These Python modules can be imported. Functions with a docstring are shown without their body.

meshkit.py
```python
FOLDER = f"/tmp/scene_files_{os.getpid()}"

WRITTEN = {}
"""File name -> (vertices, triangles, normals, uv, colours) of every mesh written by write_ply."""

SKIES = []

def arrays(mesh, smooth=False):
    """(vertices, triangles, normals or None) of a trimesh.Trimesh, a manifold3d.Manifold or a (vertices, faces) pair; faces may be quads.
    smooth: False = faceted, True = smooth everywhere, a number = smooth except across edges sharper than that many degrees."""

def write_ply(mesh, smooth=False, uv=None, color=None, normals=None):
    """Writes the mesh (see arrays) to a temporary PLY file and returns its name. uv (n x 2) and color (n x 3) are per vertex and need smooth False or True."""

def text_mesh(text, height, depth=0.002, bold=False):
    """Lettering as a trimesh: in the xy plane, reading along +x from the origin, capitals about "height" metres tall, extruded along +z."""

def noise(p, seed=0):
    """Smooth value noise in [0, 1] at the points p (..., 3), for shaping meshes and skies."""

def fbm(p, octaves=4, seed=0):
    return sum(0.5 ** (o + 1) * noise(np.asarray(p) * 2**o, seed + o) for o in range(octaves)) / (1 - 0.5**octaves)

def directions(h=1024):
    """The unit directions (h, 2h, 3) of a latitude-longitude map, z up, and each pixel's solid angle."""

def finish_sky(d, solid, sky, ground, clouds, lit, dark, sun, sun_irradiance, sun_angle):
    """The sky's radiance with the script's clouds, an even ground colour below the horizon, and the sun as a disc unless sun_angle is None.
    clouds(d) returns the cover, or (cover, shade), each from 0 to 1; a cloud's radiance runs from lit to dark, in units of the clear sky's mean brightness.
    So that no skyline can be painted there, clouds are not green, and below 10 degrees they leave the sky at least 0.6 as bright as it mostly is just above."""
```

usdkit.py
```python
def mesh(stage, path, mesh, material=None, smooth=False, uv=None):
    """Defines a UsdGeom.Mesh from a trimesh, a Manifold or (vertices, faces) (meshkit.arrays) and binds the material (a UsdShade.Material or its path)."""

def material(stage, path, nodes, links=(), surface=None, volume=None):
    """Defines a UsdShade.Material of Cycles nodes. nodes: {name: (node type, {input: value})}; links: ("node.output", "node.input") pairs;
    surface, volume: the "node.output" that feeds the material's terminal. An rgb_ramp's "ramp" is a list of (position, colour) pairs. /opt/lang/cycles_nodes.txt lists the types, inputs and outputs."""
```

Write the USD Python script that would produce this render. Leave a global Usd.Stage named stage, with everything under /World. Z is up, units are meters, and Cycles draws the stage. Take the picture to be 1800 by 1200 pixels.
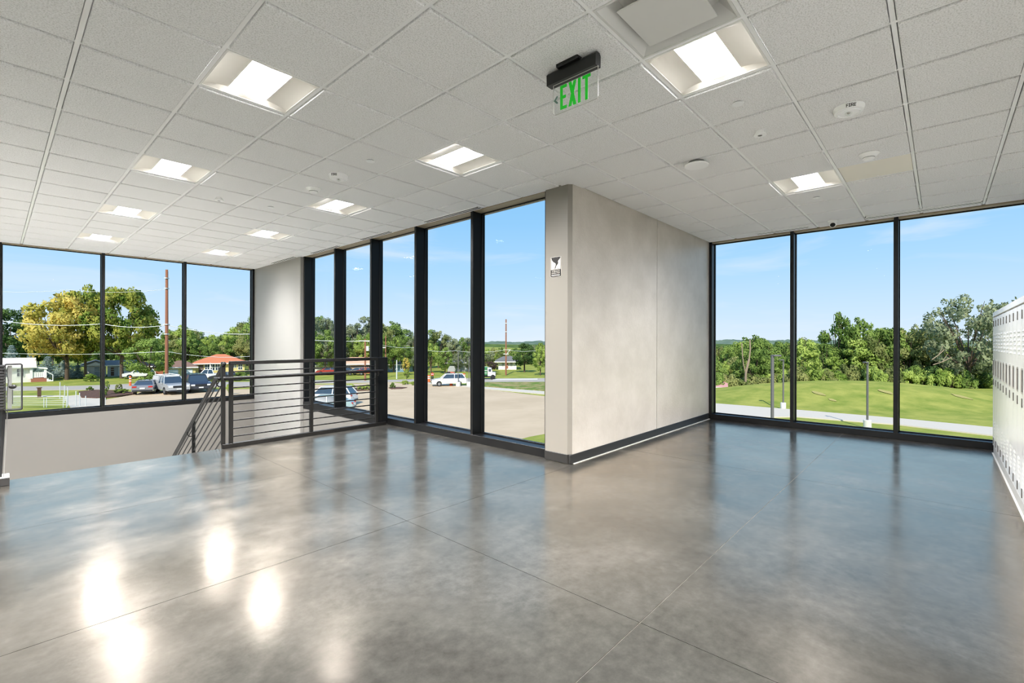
import math, random
import numpy as np, trimesh
import shapely.geometry as sg
from shapely import affinity
import usdkit, meshkit
from pxr import Usd, UsdGeom, UsdLux, UsdShade, Gf, Sdf, Vt

random.seed(7)
stage = Usd.Stage.CreateInMemory()
UsdGeom.SetStageUpAxis(stage, 'Z')
UsdGeom.Xform.Define(stage, '/World')

# ------------------------------------------------------------------ camera, sky, sun, exposure
FPX, YAW, ROLL, CX, HC = 827.44, 0.733995, 0.00184, 7.16, 1.385
EXPOSURE = 0.25
SUN_I, SKY_I, LAMP = 1.12, 0.87, 700.0
fw = np.array([math.cos(YAW), math.sin(YAW), 0.0]); rt = np.array([math.sin(YAW), -math.cos(YAW), 0.0]); upv = np.array([0, 0, 1.0])
rt2 = rt * math.cos(ROLL) + upv * math.sin(ROLL); up2 = upv * math.cos(ROLL) - rt * math.sin(ROLL)
CAM = np.array([0, 0, HC])
cam = UsdGeom.Camera.Define(stage, '/World/camera')
cam.AddTransformOp().Set(Gf.Matrix4d(*rt2, 0, *up2, 0, *(-fw), 0, *CAM, 1))
cam.CreateFocalLengthAttr(FPX / 50.0); cam.CreateHorizontalApertureAttr(36.0)
cam.CreateHorizontalApertureOffsetAttr(-CX / 50.0)
cam.CreateExposureAttr(EXPOSURE)
cam.CreateClippingRangeAttr(Gf.Vec2f(0.05, 6000))

def lin(r, g, b):
    f = lambda c: (c / 255 / 12.92) if c / 255 <= 0.04045 else ((c / 255 + 0.055) / 1.055) ** 2.4
    return (f(r), f(g), f(b))

usdkit.material(stage, '/World/Looks/sky_look', {
    'tc': ('texture_coordinate', {}), 's': ('separate_xyz', {}),
    'r': ('rgb_ramp', {'ramp': [(0.0, lin(222, 238, 254)), (0.06, lin(204, 231, 255)), (0.14, lin(176, 220, 255)), (0.24, lin(150, 206, 252)), (0.34, lin(135, 196, 248)), (0.55, lin(105, 170, 235)), (1.0, lin(75, 135, 215))]}),
    'm': ('mapping', {'scale': (1.6, 1.6, 9.0)}), 'n': ('noise_texture', {'scale': 1.7, 'detail': 6.0, 'roughness': 0.55, 'distortion': 0.6}),
    'c': ('map_range', {'from_min': 0.50, 'from_max': 0.78, 'to_min': 0.0, 'to_max': 0.62, 'clamp': True}),
    'x': ('mix', {'color2': lin(238, 244, 252)}), 'b': ('background_shader', {'strength': SKY_I})},
    [('tc.generated', 's.vector'), ('s.z', 'r.fac'), ('tc.generated', 'm.vector'), ('m.vector', 'n.vector'), ('n.fac', 'c.value'), ('c.result', 'x.fac'), ('r.color', 'x.color1'), ('x.color', 'b.color')], surface='b.background')
dome = UsdLux.DomeLight.Define(stage, '/World/sky'); dome.CreateIntensityAttr(1.0)
UsdShade.MaterialBindingAPI.Apply(dome.GetPrim()).Bind(UsdShade.Material.Get(stage, '/World/Looks/sky_look'))
sun = UsdLux.DistantLight.Define(stage, '/World/sun')
sun.CreateIntensityAttr(SUN_I); sun.CreateNormalizeAttr(True); sun.CreateAngleAttr(0.53); sun.CreateColorAttr(Gf.Vec3f(1.0, 0.95, 0.86))
SUN_AZ, SUN_EL = math.radians(35), math.radians(42)           # shadows fall towards this azimuth: the sun is behind the camera
sd = np.array([math.cos(SUN_AZ) * math.cos(SUN_EL), math.sin(SUN_AZ) * math.cos(SUN_EL), -math.sin(SUN_EL)])
_z = -sd; _x = np.cross([0, 0, 1], _z); _x /= np.linalg.norm(_x); _y = np.cross(_z, _x)
sun.AddTransformOp().Set(Gf.Matrix4d(*_x, 0, *_y, 0, *_z, 0, 0, 0, 30, 1))

# ------------------------------------------------------------------ helpers
def ray(x, y): return fw + rt2 * (x - 900 - CX) / FPX + up2 * (600 - y) / FPX
GZ = -4.3                                                      # ground outside, one storey below the floor
def G(x, y, z=GZ):
    d = ray(x, y); return CAM + d * (z - HC) / d[2]
def PD(x, y, depth): return CAM + ray(x, y) * depth
def px(p):
    q = np.atleast_2d(np.asarray(p, float)) - CAM; z = q @ fw
    return np.stack([900 + CX + FPX * (q @ rt2) / z, 600 - FPX * (q @ up2) / z], 1), z

class MB:
    """Collects shapes that become ONE mesh."""
    def __init__(self): self.m = []
    def add(self, mesh, T=None):
        if T is not None: mesh = mesh.copy(); mesh.apply_transform(T)
        self.m.append(mesh); return self
    def box(self, x0, x1, y0, y1, z0, z1, bev=0.0):
        lo, hi = np.minimum((x0, y0, z0), (x1, y1, z1)), np.maximum((x0, y0, z0), (x1, y1, z1))
        if bev > 0:
            pts = []
            for k in range(3):
                for s in np.ndindex(2, 2, 2):
                    c = np.where(s, hi, lo).astype(float); o = np.where(s, -bev, bev); o[k] = 0; pts.append(c + o)
            b = trimesh.convex.convex_hull(np.array(pts))
        else:
            b = trimesh.creation.box(hi - lo); b.apply_translation((lo + hi) / 2)
        return self.add(b)
    def tube(self, pts, r, n=10, r1=None):
        pts = np.asarray(pts, float)
        if len(pts) == 2:
            r1 = r if r1 is None else r1
            a, b = pts; d = b - a; L = np.linalg.norm(d); d = d / L
            u = np.cross(d, [0, 0, 1.0] if abs(d[2]) < .9 else [1.0, 0, 0]); u /= np.linalg.norm(u); w = np.cross(d, u)
            t = np.arange(n) * 2 * np.pi / n; ring = np.cos(t)[:, None] * u + np.sin(t)[:, None] * w
            v = np.vstack([a + ring * r, b + ring * r1, a, b]); f = []
            for i in range(n):
                j = (i + 1) % n; f += [(i, j, n + j), (i, n + j, n + i), (2 * n, j, i), (2 * n + 1, n + i, n + j)]
            return self.add(trimesh.Trimesh(v, f, process=False))
        for a, b in zip(pts[:-1], pts[1:]): self.tube([a, b], r, n)
        for p in pts[1:-1]:
            s = trimesh.creation.icosphere(1, r); s.apply_translation(p); self.add(s)
        return self
    def lathe(self, prof, c=(0, 0, 0), n=32):
        m = trimesh.creation.revolve(np.asarray(prof, float), sections=n); m.apply_translation(c); return self.add(m)
    def prism(self, poly, z0, z1):
        for g in getattr(poly, 'geoms', [poly]):
            e = trimesh.creation.extrude_polygon(g, z1 - z0, engine='earcut'); e.apply_translation((0, 0, z0)); self.add(e)
        return self
    def quad(self, *p): return self.add(trimesh.Trimesh(np.array(p, float), [(0, 1, 2), (0, 2, 3)], process=False))
    def get(self): return trimesh.util.concatenate(self.m)

USED = {}
def numbered(parent, name):
    k = (parent, name); n = USED.get(k, 0); USED[k] = n + 1
    return f'{parent}/{name}' if n == 0 else f'{parent}/{name}_{n:03d}'
def pathof(parent): return '/World' if parent is None else str(parent.GetPath())
def obj(name, mesh, mat, parent=None, smooth=False):
    if isinstance(mesh, MB): mesh = mesh.get()
    return usdkit.mesh(stage, numbered(pathof(parent), name), mesh, MATS[mat] if isinstance(mat, str) else mat, smooth).GetPrim()
def tag(p, label=None, cat=None, group=None, kind=None):
    for k, v in (('label', label), ('category', cat), ('group', group), ('kind', kind)):
        if v: p.SetCustomDataByKey(k, v)
    return p
def thing(name, label, cat, loc=(0, 0, 0), rz=0.0, group=None, kind=None, scale=None, parent=None):
    x = UsdGeom.Xform.Define(stage, numbered(pathof(parent), name))
    x.AddTranslateOp().Set(Gf.Vec3d(*map(float, loc)))
    x.AddRotateZOp().Set(float(rz))
    if scale is not None: x.AddScaleOp().Set(Gf.Vec3f(*map(float, scale)))
    return tag(x.GetPrim(), label, cat, group, kind)
def copy_of(cls, name, label, cat, loc=(0, 0, 0), rz=0.0, group=None, scale=None):
    p = thing(name, label, cat, loc, rz, group, scale=scale)
    p.GetReferences().AddInternalReference(cls.GetPath()); p.SetInstanceable(True)
    return p
def model(name):                                               # a class prim: drawn only through its copies
    return stage.CreateClassPrim('/World/' + name)

MATS = {}
def M(name, col, rough=0.5, metal=0.0, spec=0.5, bump=None, vary=None, emit=None, coat=0.0, rough_vary=None, space='object'):
    nodes = {'p': ('principled_bsdf', {'base_color': col, 'roughness': rough, 'metallic': metal, 'specular_ior_level': spec, 'coat_weight': coat})}
    links = []
    if bump or vary or rough_vary:
        nodes['tc'] = ('geometry', {}) if space == 'world' else ('texture_coordinate', {})
        src = 'tc.position' if space == 'world' else 'tc.object'
    if vary:                                                   # (scale, colour2, contrast lo, hi)
        sc, c2 = vary[:2]; lo, hi = vary[2:4] if len(vary) > 2 else (0.35, 0.65)
        nodes['vn'] = ('noise_texture', {'scale': sc, 'detail': 5.0, 'roughness': 0.6})
        nodes['vr'] = ('rgb_ramp', {'ramp': [(lo, col), (hi, c2)]})
        links += [(src, 'vn.vector'), ('vn.fac', 'vr.fac'), ('vr.color', 'p.base_color')]
    if bump:
        nodes['bn'] = ('noise_texture', {'scale': bump[0], 'detail': bump[3] if len(bump) > 3 else 3.0, 'roughness': 0.6})
        nodes['bp'] = ('bump', {'strength': bump[1], 'distance': bump[2] if len(bump) > 2 else 0.01})
        links += [(src, 'bn.vector'), ('bn.fac', 'bp.height'), ('bp.normal', 'p.normal')]
    if rough_vary:
        nodes['rn'] = ('noise_texture', {'scale': rough_vary[0], 'detail': 4.0})
        nodes['rm'] = ('map_range', {'from_min': 0.3, 'from_max': 0.7, 'to_min': rough_vary[1], 'to_max': rough_vary[2]})
        links += [(src, 'rn.vector'), ('rn.fac', 'rm.value'), ('rm.result', 'p.roughness')]
    if emit: nodes['p'][1].update({'emission_color': emit[0], 'emission_strength': emit[1]})
    MATS[name] = usdkit.material(stage, '/World/Looks/' + name, nodes, links, surface='p.BSDF')
    return MATS[name]
def leaf_mat(name, c1, c2, trans=0.35, scale=0.6):
    nodes = {'g': ('geometry', {}), 'n': ('noise_texture', {'scale': scale, 'detail': 3.0}), 'o': ('object_info', {}),
             'a': ('math', {'math_type': 'multiply_add', 'value2': 0.2, 'value3': -0.10}), 'b': ('math', {'math_type': 'add'}),
             'r': ('rgb_ramp', {'ramp': [(0.32, c1), (0.66, c2)]}), 'd': ('diffuse_bsdf', {}), 't': ('translucent_bsdf', {}), 'x': ('mix_closure', {'fac': trans})}
    nodes['t'] = ('translucent_bsdf', {})
    MATS[name] = usdkit.material(stage, '/World/Looks/' + name, nodes,
        [('g.position', 'n.vector'), ('o.random', 'a.value1'), ('n.fac', 'b.value1'), ('a.value', 'b.value2'), ('b.value', 'r.fac'), ('r.color', 'd.color'), ('r.color', 't.color'), ('d.BSDF', 'x.closure1'), ('t.BSDF', 'x.closure2')], surface='x.closure')
def glass_mat(name, tint=(1, 1, 1), lo=0.05, hi=0.8):              # reflects by view angle the same from both sides, lets the rest through
    MATS[name] = usdkit.material(stage, '/World/Looks/' + name, {'f': ('layer_weight', {'blend': 0.5}), 'e': ('math', {'math_type': 'power', 'value2': 5.0}), 'k': ('math', {'math_type': 'multiply_add', 'value2': hi, 'value3': lo}),
        't': ('transparent_bsdf', {'color': tint}), 'g': ('glossy_bsdf', {'color': (1, 1, 1), 'roughness': 0.0}), 'x': ('mix_closure', {})},
        [('f.facing', 'e.value1'), ('e.value', 'k.value1'), ('k.value', 'x.fac'), ('t.BSDF', 'x.closure1'), ('g.BSDF', 'x.closure2')], surface='x.closure')

# interior materials
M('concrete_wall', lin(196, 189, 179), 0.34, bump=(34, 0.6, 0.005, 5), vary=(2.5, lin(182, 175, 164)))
M('wall_end_shade', lin(122, 117, 108), 0.5, bump=(120, 0.15, 0.002))  # wall concrete darkened to stand in for weaker light on the end
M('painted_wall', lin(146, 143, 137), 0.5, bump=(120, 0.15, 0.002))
M('white_wall', lin(246, 245, 242), 0.6)
M('stair_wall', lin(118, 114, 107), 0.6, bump=(200, 0.3, 0.002), vary=(220, lin(106, 102, 96)))
M('base_black', lin(34, 33, 31), 0.4)
M('tee_edge', lin(130, 128, 124), 0.5)
M('caulk_white', lin(190, 187, 181), 0.5)
M('frame_black', lin(11, 11, 11), 0.38, spec=0.35)
M('head_tan_reflection', lin(150, 136, 112), 0.5)  # tan of the lot mirrored in dark metal, put into the colour
M('rail_steel', lin(15, 14, 12), 0.5, spec=0.3)
M('tile_white', lin(250, 249, 248), 0.95, spec=0.1, bump=(95, 1.0, 0.006, 4), vary=(120, lin(220, 219, 216), 0.46, 0.64))
M('tee_white', lin(253, 253, 251), 0.4)
M('white_plastic', lin(254, 254, 253), 0.35)
M('grey_plastic', lin(120, 120, 118), 0.5)
M('dark_hole', lin(35, 35, 35), 0.7)
M('black_metal', lin(8, 8, 8), 0.38)
M('troffer_white', lin(238, 236, 230), 0.5)
M('wing_satin', lin(236, 230, 218), 0.45)
M('panel_cream', lin(240, 234, 220), 0.55)
M('diffuser_grey', lin(214, 213, 208), 0.5)
MATS['lamp_lens'] = usdkit.material(stage, '/World/Looks/lamp_lens', {'f': ('layer_weight', {'blend': 0.5}), 'c': ('math', {'math_type': 'subtract', 'value1': 1.0}), 'w': ('math', {'math_type': 'power', 'value2': 2.5}),
    'k': ('math', {'math_type': 'multiply_add', 'value2': LAMP, 'value3': LAMP * 0.032}), 'e': ('emission', {'color': (0.985, 0.985, 1.0)})},
    [('f.facing', 'c.value2'), ('c.value', 'w.value1'), ('w.value', 'k.value1'), ('k.value', 'e.strength')], surface='e.emission')   # a prismatic lens throws its light mostly downwards
M('exit_green', lin(0, 130, 10), 0.5, emit=((0.0, 0.42, 0.01), 0.45))
M('arrow_grey', lin(95, 125, 112), 0.5)
M('red_text', lin(40, 34, 34), 0.5)
M('sign_cream', lin(190, 184, 174), 0.5)
M('sign_brown', lin(30, 26, 22), 0.6)
M('locker_cream', lin(204, 202, 198), 0.28, spec=0.6)
M('locker_base', lin(165, 163, 158), 0.5)
M('locker_dark', lin(84, 80, 74), 0.4)
M('handle_steel', lin(196, 192, 184), 0.3, metal=0.5)
M('housing_grey', lin(38, 37, 37), 0.5)
M('saw_cut', lin(118, 115, 110), 0.8)
M('joint_grey', lin(168, 166, 160), 0.7)
glass_mat('window_glass', (0.99, 0.995, 0.99), 0.0002, 0.12)
glass_mat('acrylic', (0.95, 0.96, 0.955), 0.04, 0.6)

# polished concrete floor: mottled grey, burnished sheen that changes softly from place to place
MATS['floor_concrete'] = usdkit.material(stage, '/World/Looks/floor_concrete', {
    'g': ('geometry', {}), 'n1': ('noise_texture', {'scale': 0.9, 'detail': 7.0, 'roughness': 0.62, 'distortion': 0.4}), 'n2': ('noise_texture', {'scale': 14.0, 'detail': 6.0, 'roughness': 0.7}),
    'n3': ('noise_texture', {'scale': 2.2, 'detail': 4.0}), 'mx': ('mix_float', {'fac': 0.36}),
    'r': ('rgb_ramp', {'ramp': [(0.34, lin(39, 38, 35)), (0.5, lin(54, 53, 49)), (0.68, lin(71, 69, 65))]}),
    'rm': ('map_range', {'from_min': 0.3, 'from_max': 0.7, 'to_min': 0.15, 'to_max': 0.24}),
    'bn': ('noise_texture', {'scale': 3.0, 'detail': 2.0}), 'bp': ('bump', {'strength': 0.08, 'distance': 0.01}),
    'f': ('layer_weight', {'blend': 0.5}), 'mr': ('map_range', {'from_min': 0.43, 'from_max': 1.0, 'to_min': 0.0, 'to_max': 1.0, 'clamp': True}), 'e': ('math', {'math_type': 'power', 'value2': 1.4}), 'k': ('math', {'math_type': 'multiply_add', 'value2': 0.97, 'value3': 0.006}),
    'd': ('diffuse_bsdf', {}), 'gl': ('glossy_bsdf', {'color': (1.0, 0.875, 0.735), 'distribution': 'ggx'}), 'x': ('mix_closure', {})},
    [('g.position', 'n1.vector'), ('g.position', 'n2.vector'), ('g.position', 'n3.vector'), ('n1.fac', 'mx.a'), ('n2.fac', 'mx.b'), ('mx.result', 'r.fac'), ('r.color', 'd.color'),
     ('n3.fac', 'rm.value'), ('rm.result', 'gl.roughness'), ('g.position', 'bn.vector'), ('bn.fac', 'bp.height'), ('bp.normal', 'gl.normal'), ('f.facing', 'mr.value'), ('mr.result', 'e.value1'), ('e.value', 'k.value1'), ('k.value', 'x.fac'), ('d.BSDF', 'x.closure1'), ('gl.BSDF', 'x.closure2')], surface='x.closure')

# ------------------------------------------------------------------ the room shell
T = 0.6096; OX, OY = 3.3814, 0.8094; CEIL = 3.1805
XL, YB, XW, YC, XR, YF, YE = -3.6, -1.0, 4.40, 3.10, 8.62, 12.66, 6.87   # left, back, five-pane wall, concrete wall, right windows, far windows, stair edge
floor = tag(thing('floor', 'polished grey concrete floor with saw-cut joints', 'floor', kind='structure'))
xs, ys = [XL, -1.19, 2.135, 5.46, XR + .2], [YB, 1.10, 3.06, 5.02, YE]
g = 0.0018
for i in range(4):
    for j in range(4):
        poly = sg.box(xs[i] + g, ys[j] + g, xs[i + 1] - g, ys[j + 1] - (g if j < 3 else 0))
        poly = poly.intersection(sg.box(XL, YB, XW + .2, YE).union(sg.box(XL, YB, XR + .2, YC + .02)))
        if not poly.is_empty and poly.area > .02: obj('slab', MB().prism(poly, -0.12, 0.0), 'floor_concrete', floor)
obj('joint_filler', MB().box(XL, XW + .2, YB, YE - .01, -.1, -.0035).box(XW + .2, XR + .2, YB, YC, -.1, -.0035), 'saw_cut', floor)
obj('floor_edge', MB().box(XL, XW + .2, YE - .3, YE - .002, -.42, -.12), 'stair_wall', floor)

def structure(name, mesh, mat, label, cat, smooth=False): return tag(obj(name, mesh, mat, None, smooth), label, cat, kind='structure')

wm = thing('wall_middle', 'concrete wall between the two window walls, cast in two panels', 'wall', kind='structure')
MW = MB(); MW.prism(sg.Polygon([(4.39, YC), (6.525, YC), (6.525, YC + .36), (4.39, YC + .36)]), -.2, CEIL + .2)
obj('panel', MW, 'concrete_wall', wm)
obj('panel', MB().prism(sg.Polygon([(6.537, YC), (8.66, YC), (8.66, YC + .36), (6.537, YC + .36)]), -.2, CEIL + .2), 'concrete_wall', wm)
obj('end_face', MB().prism(sg.Polygon([(4.35, YC + .04), (4.3895, YC + .0005), (4.3895, YC + .36), (4.35, YC + .36)]), -.2, CEIL + .2), 'wall_end_shade', wm)
obj('joint_filler', MB().box(6.52, 6.54, YC + .02, YC + .3, 0, CEIL + .1), 'dark_hole', wm)
bb = thing('baseboard_middle', 'black rubber baseboard along the concrete wall', 'baseboard', kind='structure')
obj('strip', MB().box(4.335, 8.60, YC - .012, YC + .01, .006, .106, .003).box(4.336, 4.36, YC + .03, YC + .36, .006, .106, .003)
    .prism(sg.Polygon([(4.336, YC + .035), (4.385, YC - .012), (4.40, YC), (4.36, YC + .05)]), .006, .106), 'base_black', bb)
obj('caulk_line', MB().box(4.39, 8.60, YC - .03, YC - .01, .0, .008), 'caulk_white', bb)

# walls of the stairwell and behind the camera
structure('wall_far', MB().box(XL, 4.36, YF, YF + .2, -4.2, -.045), 'stair_wall', 'beige wall below the far windows of the stairwell', 'wall')
pier = thing('wall_pier', 'off-white pier between the far windows and the tall window wall', 'wall', kind='structure')
obj('panel', MB().box(4.33, 4.62, 10.06, YF + .3, -4.2, CEIL + .3, .012), 'painted_wall', pier)
obj('panel', MB().box(4.40, 4.62, 3.46, 10.06, -4.2, -.045), 'stair_wall', pier)
structure('wall_left', MB().box(XL - .2, XL, YB, YF + .2, -4.2, .10), 'white_wall', 'low white wall under the added windows left of the camera', 'wall')
structure('wall_back', MB().box(XL - .2, XR + .4, YB - .2, YB, -.4, CEIL + .3), 'white_wall', 'white wall behind the camera and the lockers', 'wall')
structure('stair_landing', MB().box(XL, 4.4, YE, YF, -2.45, -2.25), 'joint_grey', 'grey landing at the bottom of the stairwell', 'landing')
structure('roof', MB().box(XL - .4, XW + .4, YB - .4, YF + .5, CEIL + .45, CEIL + .75).box(XW + .4, XR + .4, YB - .4, YC + .5, CEIL + .45, CEIL + .75), 'stair_wall', 'flat roof slab over the room', 'roof')
structure('roof_edge', MB().box(XW + .02, XW + .4, YC + .3, YF + .5, CEIL + .09, CEIL + .45).box(XR - .02, XR + .4, YB - .2, YC + .4, CEIL + .09, CEIL + .45).box(XL, XW + .4, YF + .02, YF + .5, CEIL + .09, CEIL + .45), 'head_tan_reflection', 'bronze fascia above the windows', 'fascia')
structure('building_base', MB().box(XL - .2, XW + .25, YB - .2, YE - .3, -4.4, -.42).box(XW, XR + .3, YB - .2, YC + .3, -4.4, -.42), 'stair_wall', 'storey below the floor', 'wall')

# windows: mullion faces 50 mm, glass set back behind them
def window_wall(name, label, axis, plane, depth, edges, lo, hi, sill_lo, sill_hi, head_z):
    """axis 'y': the wall runs along y at x=plane and looks to +x; axis 'x': along x at y=plane. edges: the far edge of each 50 mm mullion."""
    w = thing(name, label, 'window', kind='structure')
    def bx(a0, a1, d0, d1, z0, z1, bev=.003):
        return MB().box(plane + d0, plane + d1, a0, a1, z0, z1, bev) if axis == 'y' else MB().box(a0, a1, plane + d0, plane + d1, z0, z1, bev)
    for e in edges: obj('mullion', bx(e - .05, e, 0, depth + .04, sill_hi - .01, CEIL + .05), 'frame_black', w)
    obj('sill', bx(lo, hi, -.004, depth + .06, sill_lo, sill_hi), 'frame_black', w)
    obj('head', bx(lo, hi, 0.012, depth + .08, head_z, head_z + .12), 'head_tan_reflection', w)
    for a, b in zip(edges[:-1], edges[1:]):
        a, b = min(a, b), max(a, b)
        bead = MB()
        for q in ((a, a + .012, sill_hi, head_z), (b - .062, b - .05, sill_hi, head_z), (a, b - .05, sill_hi - .001, sill_hi + .014), (a, b - .05, head_z - .016, head_z)):
            bead.add(bx(q[0], q[1], depth - .03, depth, q[2], q[3]).get())
        obj('glazing_bead', bead, 'frame_black', w)
        obj('pane', bx(a, b - .05, depth - .004, depth + .004, sill_hi, head_z, 0), 'window_glass', w)
    return w
window_wall('window_1', 'black framed far windows of the stairwell on the left', 'x', YF, .13, [-2.71, -1.31, .09, 1.513, 2.911, 4.33], XL, 4.33, -.05, .045, 3.155)
window_wall('window_2', 'tall black framed window wall with five panes beside the stair', 'y', XW, .19, [3.51, 4.82, 6.12, 7.42, 8.72, 10.06], 3.46, 10.06, -.045, .105, 3.172)
window_wall('window_3', 'black framed window wall on the right next to the lockers', 'y', XR, .17, [-.82, .5, 1.81, 3.10], YB, 3.10, 0.0, .092, 3.155)

window_wall('window_4', 'unseen black framed windows added left of the camera for more daylight', 'y', XL - .18, .10, [YB + .05 + k * 1.36 for k in range(11)], YB, YF, .08, .14, 3.155)  # glazing added out of view so more daylight enters

# ------------------------------------------------------------------ ceiling: white grid, one tile per cell
ceil = thing('ceiling', 'suspended ceiling of textured white tiles in a white grid', 'ceiling', kind='structure')
rooms = [(XL, XW, YB, YF), (XW, XR, YB, YC)]
area = sg.box(XL, YB, XW, YF).union(sg.box(XW - .01, YB, XR, YC))
LIGHTS_X = [(-1, 0), (4, 0)]
LIGHTS_Y = [(-4, 4), (-4, 8), (-4, 12), (-4, 16), (-1, 4), (-1, 8), (-1, 12), (-1, 16), (-4, 0), (-8, 0), (-8, 4), (-8, 8), (-8, 12), (-8, 16)]  # the last ones are unseen lamps added to light the room
taken = set(LIGHTS_X + LIGHTS_Y + [(-2, 0), (4, -1)])
cells = []
for i in range(-12, 9):
    for j in range(-3, 20):
        if (i, j) in taken: continue
        c = sg.box(OX + i * T, OY + j * T, OX + (i + 1) * T, OY + (j + 1) * T).intersection(area)
        if c.is_empty or c.bounds[2] - c.bounds[0] < .05 or c.bounds[3] - c.bounds[1] < .05: continue
        b = c.bounds
        ctr = np.array([(b[0] + b[2]) / 2, (b[1] + b[3]) / 2, CEIL])
        corners = np.array([(b[0], b[1], CEIL), (b[2], b[1], CEIL), (b[2], b[3], CEIL), (b[0], b[3], CEIL)])
        z = (corners - CAM) @ fw
        size = 0
        if z.min() > .3:
            p, _ = px(corners)
            if p[:, 0].max() > 0 and p[:, 0].min() < 1800 and p[:, 1].max() > 0 and p[:, 1].min() < 1200: size = sg.Polygon(p).area
        cells.append((size, b))
cells.sort(key=lambda c: -c[0])
def tile_mesh(b):
    x0, y0, x1, y1 = b
    X0, X1, Y0, Y1 = x0 + .018, x1 - .018, y0 + .018, y1 - .018
    bv = .004; zf, zt = CEIL - .013, CEIL + .012
    o = [(X0, Y0), (X1, Y0), (X1, Y1), (X0, Y1)]; n = [(X0 + bv, Y0 + bv), (X1 - bv, Y0 + bv), (X1 - bv, Y1 - bv), (X0 + bv, Y1 - bv)]
    v = [(*p, zt) for p in o] + [(*p, zf + bv) for p in o] + [(*p, zf) for p in n]
    f = [(8, 11, 10), (8, 10, 9)]
    for k in range(4):
        l = (k + 1) % 4
        for a in (0, 4): f += [(a + k, a + 4 + l, a + l), (a + k, a + 4 + k, a + 4 + l)]
    return trimesh.Trimesh(np.array(v), f, process=False)
n_tiles = sum(1 for c in cells if c[0] > 60)
for s, b in cells[:min(300, n_tiles)]: obj('tile', tile_mesh(b), 'tile_white', ceil)
rest = [tile_mesh(b) for s, b in cells[min(300, n_tiles):]]
if rest: tag(obj('far_tiles', trimesh.util.concatenate(rest), 'tile_white', ceil), kind='stuff')
for k in range(-12, 9):
    x = OX + k * T
    for (a0, a1, b0, b1) in rooms:
        if a0 + .03 < x < a1 - .03: obj('main_tee', MB().box(x - .012, x + .012, b0, b1, CEIL, CEIL + .03), 'tee_white', ceil)
for k in range(-3, 21):
    y = OY + k * T
    x1 = XR if y < YC else XW
    if YB + .03 < y < YF - .03: obj('cross_tee', MB().box(XL, x1, y - .0118, y + .0118, CEIL + .0004, CEIL + .03), 'tee_white', ceil)
obj('wall_angle', MB().box(XL, XL + .02, YB, YF, CEIL, CEIL + .02).box(XW - .03, XW, YC + .3, YF, CEIL - .001, CEIL + .03).box(XL, XW, YF - .03, YF, CEIL - .001, CEIL + .03)
    .box(XR - .03, XR, YB, YC, CEIL - .001, CEIL + .03).box(4.37, XR, YC - .02, YC, CEIL, CEIL + .02).box(XL, XR, YB, YB + .02, CEIL, CEIL + .02), 'tee_white', ceil)
obj('ceiling_void', MB().box(XL, XW, YB, YF, CEIL + .16, CEIL + .2).box(XW, XR, YB, YC, CEIL + .16, CEIL + .2), 'white_wall', ceil)

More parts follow.
